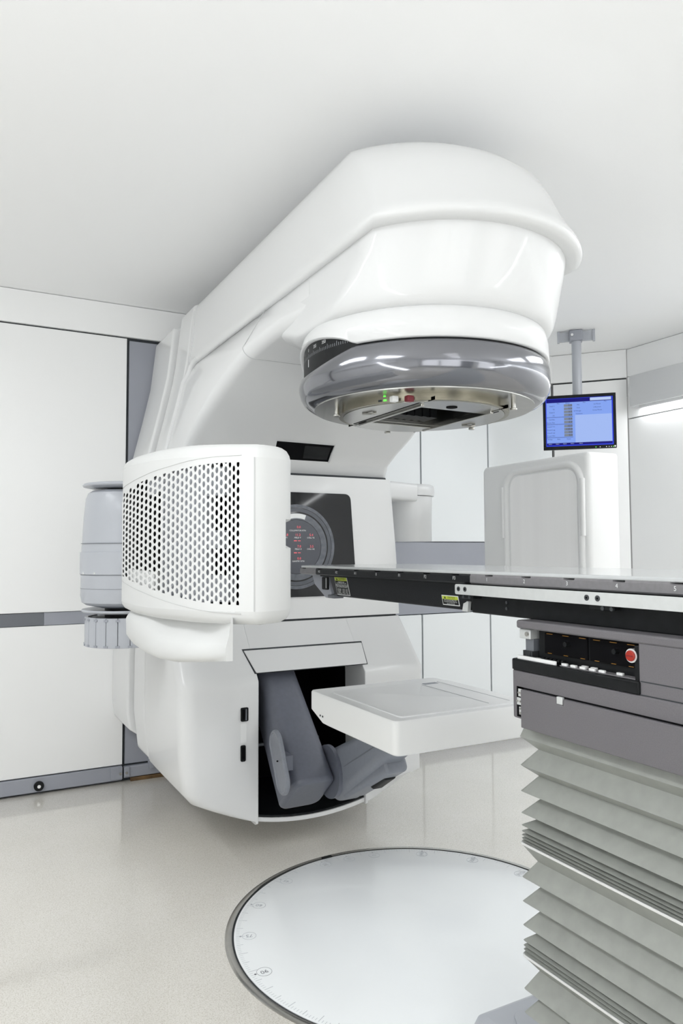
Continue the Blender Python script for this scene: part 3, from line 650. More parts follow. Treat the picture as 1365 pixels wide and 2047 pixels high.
stripf(0.0, U0, 6); stripf(U1, LT, 6)
face_geo = (V, Fc)
# remainder of the housing: rounded rims above and below the face, end, back
NU = 60
face_ring = [fpt(LT*k/NU) for k in range(NU+1)]
fu = [LT*k/NU for k in range(NU+1)]
inner_pts = [(.66, 3.12), (.72, 3.16), (.78, 3.12), (.80, 2.9), (.80, 2.4), (.79, 2.0), (.775, 1.80), (.757, 1.70), (.738, 1.655), (.715, 1.632), (.69, 1.618), (.66, 1.609), (.64, 1.609)]
iu = [1.45]*4+[1.0, .5, .2]+[0]*6
ringP = face_ring+[Vector(p) for p in inner_pts]; ringU = fu+iu
cen = Vector((.66, 2.4))
def offs(P, d):
    out = []; n_ = len(P)
    for i in range(n_):
        t = (P[(i+1) % n_]-P[i-1]).normalized(); n2 = Vector((t.y, -t.x))
        if n2.dot(P[i]-Vector((.67, min(max(P[i].y, 1.75), 2.95)))) > 0: n2 = -n2
        out.append(P[i]+n2*d)
    return out
def hring(d, zf, notch=0, idx=None): return [(p.x-(notch if 58+9 < i < 61+11 else 0), p.y, zf(ringU[i])) for i, p in enumerate(offs(ringP, d) if d else ringP)]
rim_top = loft([hring(0, ZU), hring(.003, lambda u: ztop(u)-.022), hring(.010, lambda u: ztop(u)-.010), hring(.022, lambda u: ztop(u)-.002), hring(.04, ztop)], False, True)
rim_bot = loft([hring(.05, zbot), hring(.026, lambda u: zbot(u)+.003), hring(.010, lambda u: zbot(u)+.012), hring(.003, lambda u: zbot(u)+.022), hring(0, ZL)], True, False)
# end + back wall, vertical
bk = list(range(NU, len(ringP)))+[0]; V2 = []; F2 = []
zfr = [lambda u: ZL(u), lambda u: 1.330, lambda u: 1.336, lambda u: 1.394, lambda u: 1.400, lambda u: ZU(u)]; notch = [0, 0, .022, .022, 0, 0]
for zi in range(6):
    for i in bk:
        p = ringP[i]; nx = notch[zi] if p.y < 1.75 and p.x > .73 else 0
        V2.append((p.x-nx, p.y, zfr[zi](ringU[i])))
m_ = len(bk)
for zi in range(5):
    for k in range(m_-1): F2.append((zi*m_+k, zi*m_+k+1, (zi+1)*m_+k+1, (zi+1)*m_+k))
obj('perforated_cover', face_geo, 'kv_white', xs, ang=30)
obj('housing', join(rim_top, rim_bot, (V2, F2)), 'kv_white', xs, ang=40)
obj('housing_seam', ([(.6255, 1.6135, ZL(0)), (.6275, 1.6125, ZL(0)), (.6275, 1.6125, ZU(0)), (.6255, 1.6135, ZU(0)), (.64, 1.63, ZL(0)), (.64, 1.63, ZU(0))], [(0, 1, 2, 3)]), 'joint_pale', xs)
# panel outline line around the perforations
def off_line(uf0, uf1, zf, n_=40):
    P = []
    for k in range(n_+1):
        u = uf0+(uf1-uf0)*k/n_; p = fpt(u); P.append((p.x-.0004, p.y, zf(u)))
    return tube(P, .0008, 5)
obj('panel_joint', off_line(U0-.004, U1+.02, lambda u: gt(u)+.016), 'joint_pale', xs)
obj('panel_joint', off_line(U0-.004, U1+.02, lambda u: gb(u)-.020), 'joint_pale', xs)
# things seen through the holes
def backsheet(u0, u1, z0, z1, dep, th=.004):
    P = []; n_ = 14
    for k in range(n_+1):
        u = u0+(u1-u0)*k/n_; p = fpt(u); P.append((p.x+dep, p.y))
    P2 = [(x+th, y) for x, y in reversed(P)]; return prism(P+P2, 'Z', z0, z1)
obj('inner_liner', backsheet(.10, LT-.01, 1.16, 1.565, .045), 'void', xs)
obj('tube_housing', backsheet(uof(402), uof(318), 1.19, 1.56, .010, .02), 'grey_light', xs, label='pale grey tube housing behind the perforations')
obj('heat_exchanger', backsheet(uof(436), uof(400), 1.46, 1.53, .012, .02), 'grey_light', xs)
obj('heat_exchanger', backsheet(uof(428), uof(404), 1.33, 1.375, .012, .02), 'grey_light', xs)
obj('lower_duct', backsheet(uof(445), uof(402), 1.20, 1.265, .012, .02), 'grey_light', xs)
obj('cable_cover', backsheet(uof(300), uof(250), 1.20, 1.262, .014, .02), 'btn', xs)
obj('upper_duct', backsheet(uof(316), uof(284), 1.50, 1.55, .014, .02), 'grey_light', xs)
# fairing beneath
q_ = 1; rg = []
for u, zb2, dd in ((.062, 1.064, .012), (.096, 1.060, .008), (.182, 1.050, .006), (.37, 1.027, .006), (.56, 1.012, .006), (.81, 1.003, .006), (1.07, .999, .007), (1.25, 1.003, .010), (1.35, 1.018, .016), (1.385, 1.045, .03), (LT, 1.075, .045)):
    p = fpt(u); zt2 = zbot(u)+.02; X0 = p.x+dd; Xb = min(.80, .3565*p.y); X0 = min(X0, Xb-.02)
    q_ = min(1, (Xb-X0)/.07); prof = [(X0+.055*q_, zt2), (X0+.035*q_, zt2-.045), (X0+.012*q_, zt2-.065), (X0, zt2-.085)] if u < uof(300) else [(X0+.045, zt2), (X0+.022, zt2-.02), (X0+.008, zt2-.035), (X0, zt2-.05)]
    prof = [(x, max(z, zb2+.004+.004*i)) for i, (x, z) in enumerate(reversed(prof))][::-1]
    prof += [(X0+.002, zb2+.012), (X0+.012*q_, zb2), (Xb, zb2), (Xb, zt2)]
    rg.append([(x, p.y, z) for x, z in prof])
obj('lower_fairing', loft(rg), 'kv_white', xs, ang=50)
# grey shoulder drum
DXc, DYc = .715, 3.46
obj('shoulder_drum', lathe([(.10, 1.606), (.15, 1.602), (.168, 1.59), (.178, 1.565), (.186, 1.48), (.192, 1.36), (.194, 1.345), (.196, 1.13), (.190, 1.10), (.172, 1.088), (.11, 1.074)], DXc, DYc, 64), 'grey_light', xs, ang=30)
obj('drum_seam', join(ringgeo(.190, .1965, 1.362, 1.364, DXc, DYc, 64), ringgeo(.192, .1968, 1.222, 1.2235, DXc, DYc, 64), ringgeo(.192, .1968, 1.162, 1.163, DXc, DYc, 64)), 'grey_dark', xs)
obj('drum_band', ringgeo(.19, .2, 1.225, 1.325, DXc, DYc, 64), 'grey_light', xs, bevel=.002)
for a in (196, 218): 
    q = math.radians(a); obj('drum_screw', cyl((DXc+.195*math.cos(q), DYc+.195*math.sin(q), 1.232), (DXc+.203*math.cos(q), DYc+.203*math.sin(q), 1.232), .005, 10), 'strip', xs)
obj('drum_flange', lathe([(.15, 1.612), (.19, 1.620), (.193, 1.625), (.188, 1.633), (.14, 1.640), (.05, 1.642)], DXc, DYc, 64), 'grey_light', xs, ang=30)
obj('drum_flange', lathe([(.05, 1.046), (.14, 1.048), (.186, 1.056), (.192, 1.062), (.188, 1.068), (.14, 1.060)], DXc, DYc, 64), 'grey_light', xs, ang=30)
obj('drum_core', lathe([(.09, .90), (.09, 1.625)], DXc, DYc, 32), 'black', xs)
for k in range(11):
    a0 = 128+k*17.2; obj('cable_chain_link', ringgeo(.160, .176, .905, 1.035, DXc, DYc, 5, a0+.35, a0+16.85), 'grey_light', xs, bevel=.002)
obj('chain_clip', join(*[ringgeo(.1765, .1795, z, z+.009, DXc, DYc, 3, 128+k*17.2-3, 128+k*17.2+3) for k in range(12) for z in (.908, 1.02)]), 'grey', xs)
obj('chain_body', lathe([(.158, .91), (.158, 1.03)], DXc, DYc, 48), 'grey_dark', xs)
obj('shoulder_bracket', box(.72, 1.0, 3.38, 3.56, 1.12, 1.56), 'white', xs, bevel=.02)
obj('housing_bracket', box(.66, .78, 3.0, 3.32, 1.14, 1.56), 'white_matt', xs, bevel=.02)

# ------------------------------------------------------------------ x-ray detector (right)
xd = empty('xray_detector', (2.7, 2.85, 1.1), 'upright white x-ray detector panel with silvery plate, right of the gantry', 'imaging arm')
dx0, dx1, dy0, dy1, dz0, dz1 = 2.615, 2.82, 2.47, 3.24, 1.10, 1.787
pr = rpoly([(dy0, dz0), (dy0, dz1), (dy1, dz1), (dy1, dz0)], [.02, .022, .03, .02], 6)
def dring(x, i):
    cy_, cz_ = (dy0+dy1)/2, (dz0+dz1)/2
    return [(x, cy_+(y-cy_)*(1-i/(dy1-dy0)*2), cz_+(z-cz_)*(1-i/(dz1-dz0)*2)) for y, z in pr]
obj('detector_housing', loft([dring(dx0-.004+.0, .022), dring(dx0, .01), dring(dx0+.012, .002), dring(dx0+.025, 0), dring(dx1-.012, 0), dring(dx1, .01)]), 'white_matt', xd, ang=50)
pin = rpoly([(2.535, 1.12), (2.535, 1.712), (3.005, 1.712), (3.005, 1.12)], [.02, .075, .075, .02], 8)
obj('detector_plate', prism(pin, 'X', dx0-.008, dx0), 'plate_streak', xd)
def arch(y0, y1, zt_, zb3, r, x):
    P = [(y0, zb3)]; n_ = 8
    for k in range(n_+1): a = PI-PI/2*k/n_; P.append((y0+r+r*math.cos(a), zt_-r+r*math.sin(a)))
    for k in range(n_+1): a = PI/2-PI/2*k/n_; P.append((y1-r+r*math.cos(a), zt_-r+r*math.sin(a)))
    P.append((y1, zb3)); return [(x, y, z) for y, z in P]
obj('arch_frame', tube(arch(2.510, 3.038, 1.737, 1.13, .09, dx0-.004), .017, 14), 'white_matt', xd, ang=80)
for y in (2.495, 3.052):
    obj('frame_pad', tube([(dx0-.014, y, 1.39), (dx0-.014, y, 1.66)], .012, 12), 'white_matt', xd, ang=80)
obj('support_arm', loft([[(x, y, z) for x, y in ((2.05, 3.5), (2.46, 3.5), (2.46, 3.68), (2.05, 3.68))] for z in (1.13, 1.205)]), 'white_matt', xd, bevel=.02)
obj('support_arm', prism([(2.32, 3.62), (2.45, 3.66), (2.82, 3.22), (2.68, 3.12)], 'Z', 1.135, 1.20), 'white_matt', xd, bevel=.02)
SX, SY = 2.372, 3.60
obj('shoulder_joint', lathe([(.118, 1.378), (.121, 1.385), (.125, 1.638)], SX, SY, 56), 'white', xd)
obj('joint_cap', lathe([(.10, 1.640), (.136, 1.641), (.139, 1.66), (.138, 1.685), (.132, 1.700), (.12, 1.706), (.08, 1.709)], SX, SY, 56), 'white', xd, ang=50)
obj('shoulder_bridge', loft([[(x, y, z) for y, z in rrect(3.45, 3.72, 1.60+dz, 1.70+dz, .02, 4)] for x, dz in ((2.03, .0), (2.16, .012), (2.32, .004))]), 'white', g, ang=60)

# ------------------------------------------------------------------ ceiling monitor
mo = empty('ceiling_monitor', (3.62, 3.50, 1.987), 'black framed monitor with blue screen hanging on a grey pole from the ceiling', 'monitor')
MD = Vector((.7278, -.6858, 0)); MN = Vector((-.6858, -.7278, 0)); MC = Vector((3.627, 3.493, 2.168))
def mp_(u, v, d): p = MC+MD*u+Vector((0, 0, v))+MN*d; return tuple(p)
def mbox(u0, u1, v0, v1, d0, d1):
    v, f_ = box(u0, u1, v0, v1, d0, d1); return [mp_(*p) for p in v], f_
MWd, MHt = .2285, .180
obj('bezel', join(mbox(-MWd, MWd, MHt-.020, MHt, -.03, 0), mbox(-MWd, MWd, -MHt, -MHt+.022, -.03, 0), mbox(-MWd, -MWd+.018, -MHt+.022, MHt-.02, -.03, 0), mbox(MWd-.018, MWd, -MHt+.022, MHt-.02, -.03, 0)), 'black', mo, bevel=.002)
obj('monitor_back', mbox(-MWd+.004, MWd-.004, -MHt+.004, MHt-.004, -.06, -.012), 'black', mo, bevel=.01)
su, sv0, sv1 = MWd-.018, -MHt+.022, MHt-.020
scn = obj('screen', mbox(-su, su, sv0, sv1, -.012, -.006), 'scr_edge', mo)
W_, H_ = 2*su, sv1-sv0
def sb(nm, a0, a1, b0, b1, m_, lvl=1, **k):   # fractions of the screen, b from the top
    return obj(nm, mbox(-su+W_*a0, -su+W_*a1, sv1-H_*b1, sv1-H_*b0, -.006, -.006+.0004*lvl), m_, scn, **k)
sb('screen_area', .012, .982, .012, .955, 'scr_bg', 1)
sb('title_bar', .012, .982, .008, .085, 'scr_navy', 2)
sb('title_box', .665, .975, .012, .072, 'scr_white', 3)
sb('image_pane', .44, .982, .36, .94, 'scr_light', 2)
sb('task_bar', .012, .982, .93, .975, 'scr_navy', 3)
rows = [.125, .192, .257, .322, .405, .472, .553, .62, .683, .745]
for r0 in rows: sb('value_field', .275, .40, r0, r0+.053, 'scr_grey', 2)
for r0 in (.385, .535, .81): sb('divider_line', .012, .405, r0, r0+.007, 'scr_ink', 2)
def st_(s, size, a, b, m_='scr_ink', al='CENTER', lvl=4): obj('screen_text', text_geo(s, size, lambda u, v, d: mp_(-su+W_*a+u, sv1-H_*b+v, -.006+.0004*lvl), al), m_, scn)
for s, r0 in zip(('5.5', '5.5', '3.5', '3.5', '0.0', '0.0', '10.0', '125.0', '0.0', '0.0'), rows): st_(s, .018, .395, r0+.027, al='RIGHT')
for s, r0 in zip(('Field Y', 'Y2', 'Field X', 'X2', 'Coll Rtn', 'Gantry Rtn', 'Couch Vrt', 'Couch Lng', 'Couch Lat', 'Couch Rtn'), rows): st_(s, .0115, .135, r0+.032, al='RIGHT')
for s, a, b in (('Plan', .19, .105), ('Actual', .33, .102), ('Plan', .58, .105), ('Plan', .89, .10), ('MU', .49, .15), ('Time', .49, .212), ('UF Wedge', .475, .275), ('Int Mount', .77, .15), ('e-Aperture', .77, .212), ('Comp Mount', .77, .275), ('Tolerance', .50, .335), ('Energy', .06, .85), ('Rate', .19, .85), ('Status', .34, .85)): st_(s, .0105, a, b)
for a in (.06, .17, .28, .39, .52): st_('MENU', .008, a, .953, 'scr_white', lvl=5)
for u, m_ in ((.10, 'led_green'), (.126, 'btn'), (.165, 'btn'), (.181, 'btn'), (.195, 'btn'), (.207, 'led_green')):
    v, f_ = cyl((0, 0, -.001), (0, 0, .0015), .0028, 10); obj('monitor_button', ([mp_(u+p[0], -MHt+.008+p[1], p[2]) for p in v], f_), m_, mo)
v, f_ = cyl((0, 0, -.001), (0, 0, .0015), .0055, 14); obj('power_button', ([mp_(.218+p[0], -MHt+.010+p[1], p[2]) for p in v], f_), 'strip', mo)
PX, PY = 3.69, 3.565
obj('pole', cyl((PX, PY, 2.10), (PX, PY, 2.80), .031, 32), 'grey_light', mo)
obj('pole_bracket', mbox(-.07, .07, -.05, .05, -.085, -.055), 'grey_dark', mo, bevel=.004)
def bb(d0, d1, n0, n1, z0, z1):
    v, f_ = box(d0, d1, n0, n1, z0, z1); return [tuple(Vector((PX, PY, 0))+MD*p[0]+MN*p[1]+Vector((0, 0, p[2]))) for p in v], f_
cl_ = obj('ceiling_clamp', bb(-.045, .04, -.04, .045, 2.725, 2.798), 'grey', mo, bevel=.006)
obj('clamp_wing', join(bb(-.115, -.045, -.004, .012, 2.728, 2.792), bb(-.122, -.108, -.008, .018, 2.722, 2.798)), 'grey_light', cl_)
obj('clamp_wing', join(bb(.04, .11, -.004, .012, 2.728, 2.792), bb(.105, .12, -.008, .018, 2.722, 2.798)), 'grey_light', cl_)
v, f_ = cyl((0, 0, 0), (0, .01, 0), .009, 14); obj('clamp_bolt', ([tuple(Vector((PX, PY, 2.762))+MD*(p[0]-.028)+MN*(p[1]+.045)+Vector((0, 0, p[2]))) for p in v], f_), 'strip', cl_)

# ------------------------------------------------------------------ treatment couch
tc_ = empty('treatment_couch', (1.5, 1.0, 0), 'long treatment couch with thin flat top on grey pedestal and pleated bellows', 'treatment couch')
YT = 2.70; YN = .10; KX = .267
TZ = 1.268
obj('couch_top', prism(rpoly([(GX-KX, YN), (GX+KX, YN), (GX+KX, YT), (GX-KX, YT)], [.02, .02, .05, .05], 6), 'Z', 1.2585, TZ), 'top', tc_, bevel=.003)
ix = [2.353-.1405*k+.1405*2 for k in range(16)]
def edge(y0, y1, m_, nm, label=None):   # side section with V shaped index notches cut into the upper edge
    q = []
    for sg in (-1, 1):
        rings = []; ys = [y0, y1]
        for yc in ix:
            if y0+.02 < yc < y1-.02: ys += [yc-.0165, yc-.0115, yc+.0115, yc+.0165]
        ys = sorted(set(ys))
        for y in ys:
            nt_ = any(abs(y-yc) < .0116 for yc in ix)
            xo = GX+sg*(KX+.0015); c_ = .012 if nt_ else .002; top_ = 1.2555 if nt_ else 1.2660
            rings.append([(GX+sg*(KX-.03), y, 1.2335), (xo-sg*.004, y, 1.2335), (xo, y, 1.237), (xo, y, 1.2545), (xo-sg*c_, y, 1.2565 if nt_ else 1.2570), (xo-sg*(c_+.002), y, top_), (GX+sg*(KX-.03), y, top_)])
        q.append(loft(rings))
    return obj(nm, join(*q), m_, tc_, ang=30, label=label)
e1 = edge(2.527, 2.66, 'rail_grey', 'couch_edge', 'grey tip of the couch edge')
obj('couch_tip', prism(rpoly([(GX-KX, 2.66), (GX+KX, 2.66), (GX+KX-.01, YT), (GX-KX+.01, YT)], [.0, .0, .03, .03], 5), 'Z', 1.2335, 1.2585), 'rail_grey', tc_, bevel=.004)
e2 = edge(1.585, 2.527, 'carbon', 'couch_edge', 'black carbon couch edge')
e3 = edge(YN, 1.585, 'rail_grey', 'couch_edge', 'grey couch edge')
names = {2: 'H3', 3: 'H2', 4: 'H1'}
labs = ['H4', 'H3', 'H2', 'H1', '0', 'F1', 'F2', 'F3', 'F4', '1', '2', '3', '4']
labs = [None, 'H3', 'H2', 'H1', '0', 'F1', 'F2', 'F3', '1', '2', '3', '4', '5']
xs_ = GX-KX-.0022
for k, s in enumerate(labs):
    if s and k < len(ix): obj('index_number', text_geo(s, .0135, lambda u, v, d: (xs_, ix[k]+.004-u, 1.2465+v)), 'print', e2 if ix[k] > 1.585 else e3)
# carbon beam and rear beam
bx = .234
obj('carbon_beam', loft([[(GX-bx, y-dy, 1.157), (GX+bx, y-dy, 1.157), (GX+bx, y, 1.2335), (GX-bx, y, 1.2335)] for y, dy in ((2.455, .035), (1.60, 0))]), 'carbon', tc_, bevel=.004)
obj('beam_top_rail', join(box(GX-KX+.004, GX-KX+.03, .2, 2.50, 1.229, 1.2338), box(GX+KX-.03, GX+KX-.004, .2, 2.50, 1.229, 1.2338)), 'black', tc_)
obj('rear_beam', box(GX-.250, GX+.250, YN, 1.602, 1.155, 1.234), 'black', tc_, bevel=.003)
hk = []
for k in range(18):
    y = 1.50-.077*k
    hk.append(box(GX-.2515, GX-.2485, y-.010, y+.010, 1.229, 1.2335))
obj('beam_slots', join(*hk), 'ink', tc_)
# end bracket at the tip
br = obj('tip_bracket', prism([(2.625, 1.233), (2.50, 1.233), (2.455, 1.165), (2.47, 1.147), (2.505, 1.148), (2.60, 1.195)], 'X', 1.262, 1.275), 'grey', tc_, bevel=.002)
obj('bracket_plate', prism(rrect(2.475, 2.525, 1.178, 1.226, .006), 'X', 1.256, 1.262), 'black', br, bevel=.001)
obj('bracket_scale', box(1.2552, 1.2562, 2.487, 2.490, 1.184, 1.222), 'print', br)
obj('bracket_foot', box(1.258, 1.30, 2.43, 2.48, 1.148, 1.160), 'grey_dark', br, bevel=.002)
obj('tip_bracket', prism([(2.625, 1.233), (2.50, 1.233), (2.455, 1.165), (2.47, 1.147), (2.505, 1.148), (2.60, 1.195)], 'X', 1.725, 1.738), 'grey', tc_, bevel=.002)
# labels
def lab(y0, y1, z0, z1, sk, hd):     # y0 far edge .. y1 near edge
    X_ = GX-bx-.0012
    L = obj('caution_label', ([(X_, y0, z1), (X_, y1, z1), (X_, y1-sk, z0), (X_, y0-sk, z0), (X_+.001, y0, z1), (X_+.001, y1, z1), (X_+.001, y1-sk, z0), (X_+.001, y0-sk, z0)], [(0, 1, 2, 3), (4, 7, 6, 5), (0, 4, 5, 1), (1, 5, 6, 2), (2, 6, 7, 3), (3, 7, 4, 0)]), 'print', tc_)
    m_ = .0022
    def Q(a0, a1, b0, b1, d):   # fractions, a along from far edge, b from the top
        def P(a, b): return (X_-d, y0+(y1-y0)*a-sk*b, z1+(z0-z1)*b)
        return [P(a0, b0), P(a1, b0), P(a1, b1), P(a0, b1)], [(0, 1, 2, 3)]
    wv = abs(y1-y0); hv = z1-z0; ma, mb = m_/wv, m_/hv
    obj('label_header', Q(ma, 1-ma, mb, hd, .0003), 'yellow', L); obj('label_field', Q(ma, 1-ma, hd, 1-mb, .0003), 'black', L)
    def LT_(s, size, a, b, m2): obj('label_text', text_geo(s, size, lambda u, v, d: (X_-.0006, y0+(y1-y0)*a-u-sk*b, z1+(z0-z1)*b+v)), m2, L)
    LT_('CAUTION', hv*hd*.72, .58, hd*.55, 'black')
    obj('warning_triangle', ([(X_-.0006, y0+(y1-y0)*.14-sk*hd*.8, z1-hv*hd*.85), (X_-.0006, y0+(y1-y0)*.26-sk*hd*.8, z1-hv*hd*.85), (X_-.0006, y0+(y1-y0)*.20-sk*hd*.2, z1-hv*hd*.25)], [(0, 1, 2)]), 'black', L)
    return LT_
t1 = lab(2.440, 2.343, 1.163, 1.229, .028-.0, .22)
for s, b in (('MAXIMUM LOAD', .29), ('RECOMMENDED FOR SAFE', .35), ('OPERATION OF THIS COUCH TOP', .44), ('PATIENT WEIGHT EVENLY SPREAD', .50), ('SEE THE OPERATOR MANUAL', .56), ('EXTENDED    100 KG   220 LB', .68), ('CENTRED     150 KG   330 LB', .76), ('MIDDLE      180 KG   396 LB', .84), ('RETRACTED   200 KG   440 LB', .92)): t1(s, .0062, .5, b, 'print')
t2 = lab(1.762, 1.683, 1.1665, 1.1945, .008, .40)
for s, b in (('KEEP HANDS AND CABLES AWAY', .50), ('TO AVOID PINCHING WHEN THE', .66), ('COUCH TOP MOVES', .84)): t2(s, .0040, .5, b, 'print')
# white accessory rail
RX = 1.213
rl = obj('accessory_rail', prism(rpoly([(1.628, 1.2045), (1.628, 1.232), (YN, 1.232), (YN, 1.2045)], [.006, .006, 0, 0], 4), 'X', RX, RX+.008), 'alu', tc_, bevel=.001)
for y in (1.611, 1.583, 1.158, 1.128, .72, .69):
    q = obj('rail_screw', cyl((RX-.0012, y, 1.2195), (RX+.002, y, 1.2195), .0065, 18), 'screw', rl)
    obj('screw_socket', cyl((RX-.0016, y, 1.2195), (RX-.001, y, 1.2195), .0026, 6), 'void', q)
obj('accessory_rail', box(1.779, 1.787, YN, 1.628, 1.2045, 1.232), 'alu', tc_)
for y in (1.59, 1.13, .7): obj('rail_standoff', box(RX+.008, GX-.249, y-.03, y+.03, 1.194, 1.228), 'black', tc_, bevel=.002)
for y in (1.600, 1.574, 1.122, 1.098): obj('standoff_screw', cyl((RX+.006, y, 1.1985), (RX+.012, y, 1.1985), .0045, 14), 'screw', tc_)
for z in (1.190, 1.175): obj('standoff_screw', cyl((GX-.252, 1.46, z), (GX-.249, 1.46, z), .004, 12), 'screw', tc_)
obj('beam_clip', prism([(1.640, 1.156), (1.634, 1.178), (1.625, 1.181), (1.618, 1.185), (1.612, 1.184), (1.616, 1.156)], 'X', GX-.2545, GX-.243), 'alu', tc_, bevel=.001)

# pedestal head
PXn = 1.20; PXf = 1.80; PYf = 1.378; PYn = .25
hd_ = obj('pedestal_top_plate', prism(rpoly([(PXn, PYn), (PXf, PYn), (PXf, PYf), (PXn, PYf)], [.01, .01, .02, .02], 5), 'Z', 1.137, 1.1555), 'ped', tc_, bevel=.004)
obj('pedestal_upper', join(box(PXn, PXf, PYn, 1.015, 1.035, 1.138), box(PXn+.09, PXf, 1.01, PYf-.06, 1.035, 1.138)), 'ped', tc_, bevel=.002)
obj('pedestal_seam', box(PXn-.0008, PXn+.005, PYn, 1.012, 1.0635, 1.0655), 'gap', tc_)
obj('pedestal_seam', box(PXn-.0008, PXn+.005, PYn, 1.012, 1.0375, 1.0392), 'gap', tc_)
wd = obj('recess_housing', box(PXn+.03, PXn+.10, 1.012, 1.325, 1.058, 1.137), 'black', tc_, bevel=.002)
for y0, y1 in ((1.172, 1.302), (1.035, 1.165)):
    obj('recess_window', box(PXn+.026, PXn+.031, y0, y1, 1.083, 1.131), 'void', wd, bevel=.001)
    obj('recess_knob', cyl((PXn+.014, y0+.055, 1.112), (PXn+.03, y0+.055, 1.112), .0055, 12), 'black', wd)
for y in (1.285, 1.235, 1.185, 1.145, 1.10, 1.055): obj('indicator_light', join(box(PXn+.0245, PXn+.0262, y-.009, y+.009, 1.1285, 1.1296), box(PXn+.0245, PXn+.0262, y-.006, y+.006, 1.0845, 1.0855)), 'led_amber', wd)
obj('connector_block', box(PXn+.012, PXn+.06, 1.335, 1.372, 1.112, 1.135), 'alu', tc_, bevel=.002)
obj('connector_button', cyl((PXn+.008, 1.344, 1.124), (PXn+.013, 1.344, 1.124), .0055, 14), 'steel', tc_)
obj('connector_body', box(PXn+.022, PXn+.06, 1.335, 1.362, 1.082, 1.112), 'grey_dark', tc_, bevel=.001)
obj('connector_teeth', join(*[box(PXn+.016, PXn+.05, 1.334+.0055*k, 1.337+.0055*k, 1.068, 1.084) for k in range(6)]), 'screw', tc_)
# emergency stop
es = obj('stop_button_collar', cyl((PXn+.003, 1.036, 1.111), (PXn+.03, 1.036, 1.111), .0140, 28), 'strip', tc_)
obj('stop_button', cyl((PXn-.002, 1.036, 1.111), (PXn+.004, 1.036, 1.111), .0108, 28), 'red', es, bevel=.002, label='red stop button')
obj('stop_slot', box(PXn-.0028, PXn-.0015, 1.028, 1.044, 1.110, 1.1118), 'dark_red', es)
obj('stop_mount', box(PXn+.004, PXn+.04, 1.012, 1.028, 1.062, 1.132), 'black', tc_)
# control tray
tr = obj('control_tray', prism(rpoly([(PXn-.006, 1.012), (PXn+.10, 1.012), (PXn+.10, 1.386), (PXn-.006, 1.386)], [.0, 0, .01, .014], 5), 'Z', 1.038, 1.064), 'black', tc_, bevel=.003)
obj('keypad', box(PXn+.006, PXn+.028, 1.02, 1.235, 1.0635, 1.066), 'rail_grey', tr)
obj('dead_man_bar', prism(rrect(PXn+.002, PXn+.010, 1.245, 1.372, .004, 3), 'Z', 1.064, 1.0725), 'btn', tr, bevel=.001, label='long white press bar')
kys = [(PXn+.018, 1.353), (PXn+.018, 1.315)]+[(PXn+.009, 1.222-.0265*k) for k in range(5)]+[(PXn+.022, 1.176), (PXn+.022, 1.150), (PXn+.016, 1.075)]
k0 = None
for x, y in kys:
    if k0 is None: k0 = obj('key', prism(rrect(x-.004, x+.004, y-.008, y+.008, .002, 2), 'Z', 1.0655, 1.071), 'btn', tr, at=(x, y, 1.0655), bevel=.0008); kx, ky = x, y
    else: dupl(k0, (x-kx, y-ky, 0), tr)
for k in range(6):
    x, y = PXn+.018, 1.298-.0125*k
    obj('thumb_wheel', cyl((x, y-.003, 1.070), (x, y+.003, 1.070), .0055, 12), 'black', tr)
# grey head cover below the tray
obj('pedestal_cover', prism(rpoly([(PXn-.004, PYn), (PXf+.004, PYn), (PXf+.004, 1.390), (PXn-.004, 1.390)], [.01, .01, .022, .022], 6), 'Z', .925, 1.037), 'ped', tc_, bevel=.003)
cd = obj('cover_door', prism([(1.345, .908), (1.345, .9965), (1.229, .9965), (1.229, .983), (1.209, .983), (1.209, .9965), (PYn, .9965), (PYn, .908)], 'X', PXn-.012, PXn+.01), 'ped', tc_, bevel=.002)
obj('door_joint', join(box(PXn-.0046, PXn+.0, PYn, 1.362, .997, 1.0005), box(PXn-.0046, PXn, 1.342, 1.366, .930, 1.0005)), 'void', tc_)
obj('door_clip', box(PXn-.013, PXn-.006, 1.2105, 1.2275, .984, 1.0), 'alu', cd, bevel=.001)
for i, (y0, y1, z0, z1) in enumerate(((1.345, 1.359, .978, .996), (1.347, 1.364, .958, .975), (1.345, 1.357, .936, .954))):
    q = obj('hinge_plate', box(PXn-.0065, PXn-.004, y0, y1, z0, z1), 'alu', tc_, bevel=.0008)
    for yy, zz in (((y0+.0035, z0+.009), (y1-.0035, z0+.009)) if i < 2 else ((y0+.006, z0+.004), (y0+.006, z0+.014))): obj('hinge_screw', cyl((PXn-.009, yy, zz), (PXn-.0055, yy, zz), .0026, 10), 'steel', q)
obj('cover_skirt', prism(rpoly([(PXn+.002, PYn), (PXf-.002, PYn), (PXf-.002, 1.365), (PXn+.002, 1.365)], .02, 4), 'Z', .908, .93), 'ped', tc_)
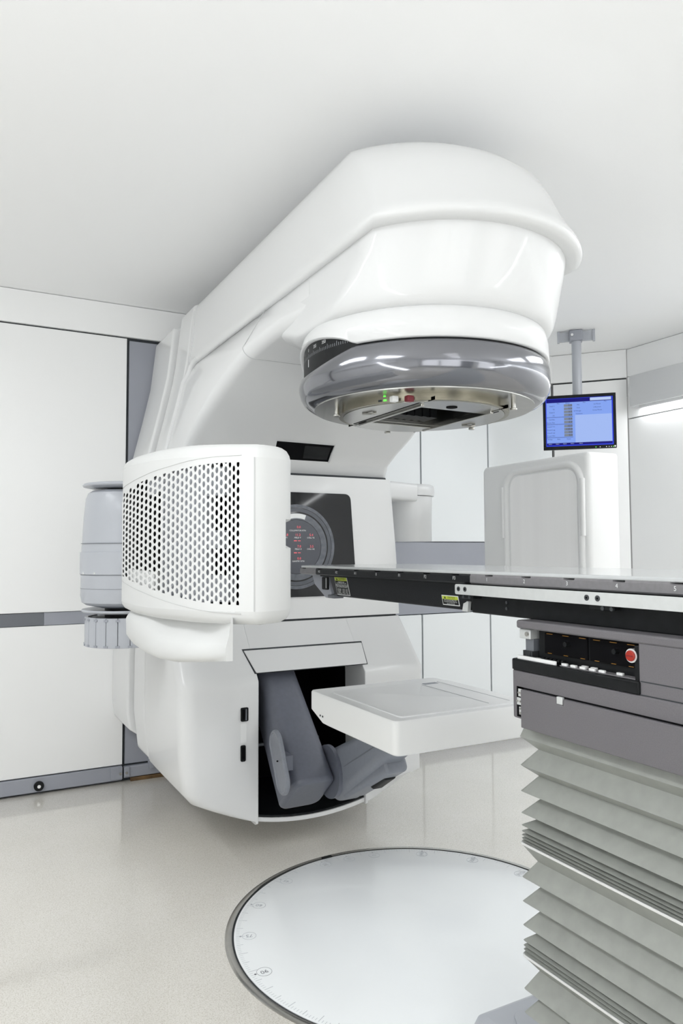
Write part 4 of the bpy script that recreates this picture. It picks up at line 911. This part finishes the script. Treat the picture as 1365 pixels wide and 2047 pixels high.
# bellows
BX0, BX1, BY0, BY1 = 1.219, 1.781, .30, 1.389
pk = [(.898, 0.0090), (.875, 0), (.847, 0.0317), (.808, 0), (.785, 0.0317), (.747, 0), (.731, 0.0332), (.696, 0), (.689, 0.0378), (.667, 0), (.662, 0.0265), (.653, 0), (.649, 0.0227), (.644, 0), (.641, 0.0212), (.6365, 0), (.6335, 0.0212), (.630, 0)]
def bring(z, i): return [(x, y, z) for x, y in rpoly([(BX0+i, BY0+i), (BX1-i, BY0+i), (BX1-i, BY1-i), (BX0+i, BY1-i)], .009 if i < .005 else .002, 2)]
def bell(lst): return loft([bring(z, i) for z, i in lst])
sec1 = pk
sec2 = [(.622, .0), (.585, 0.0273), (.546, 0), (.529, 0.0332), (.490, 0), (.475, 0.0332), (.435, 0), (.430, 0.0378), (.400, 0), (.396, 0.0265), (.388, 0), (.384, 0.0227), (.379, 0), (.3765, 0.0212), (.371, 0)]
sec3 = [(.363, 0), (.334, 0.0273), (.289, 0), (.279, 0.0332), (.235, 0), (.222, 0.0332), (.18, 0), (.168, 0.0332), (.125, 0), (.11, 0.0302), (.085, 0), (.06, 0.0227)]
for sgeo in (sec1, sec2, sec3): obj('bellows_section', bell(sgeo), 'bellows', tc_, ang=12)
for z in (.622, .363): obj('bellows_frame', prism(rpoly([(BX0-.002, BY0-.002), (BX1+.002, BY0-.002), (BX1+.002, BY1+.002), (BX0-.002, BY1+.002)], .012, 3), 'Z', z, z+.006), 'strip', tc_, bevel=.001)
# pedestal foot
obj('pedestal_foot', loft([[(x, y, z) for x, y in rpoly([(1.235+i, .3), (1.765-i, .3), (1.765-i, 1.62-i), (1.235+i, 1.62-i)], .02, 4)] for z, i in ((.0075, 0), (.075, .004), (.098, .012), (.108, .03))]), 'grey_light', tc_, ang=25)
obj('foot_lid', prism(rpoly([(1.30, 1.30), (1.70, 1.30), (1.70, 1.555), (1.33, 1.555), (1.30, 1.50)], .02, 4), 'Z', .106, .112), 'grey_light', tc_, bevel=.001)
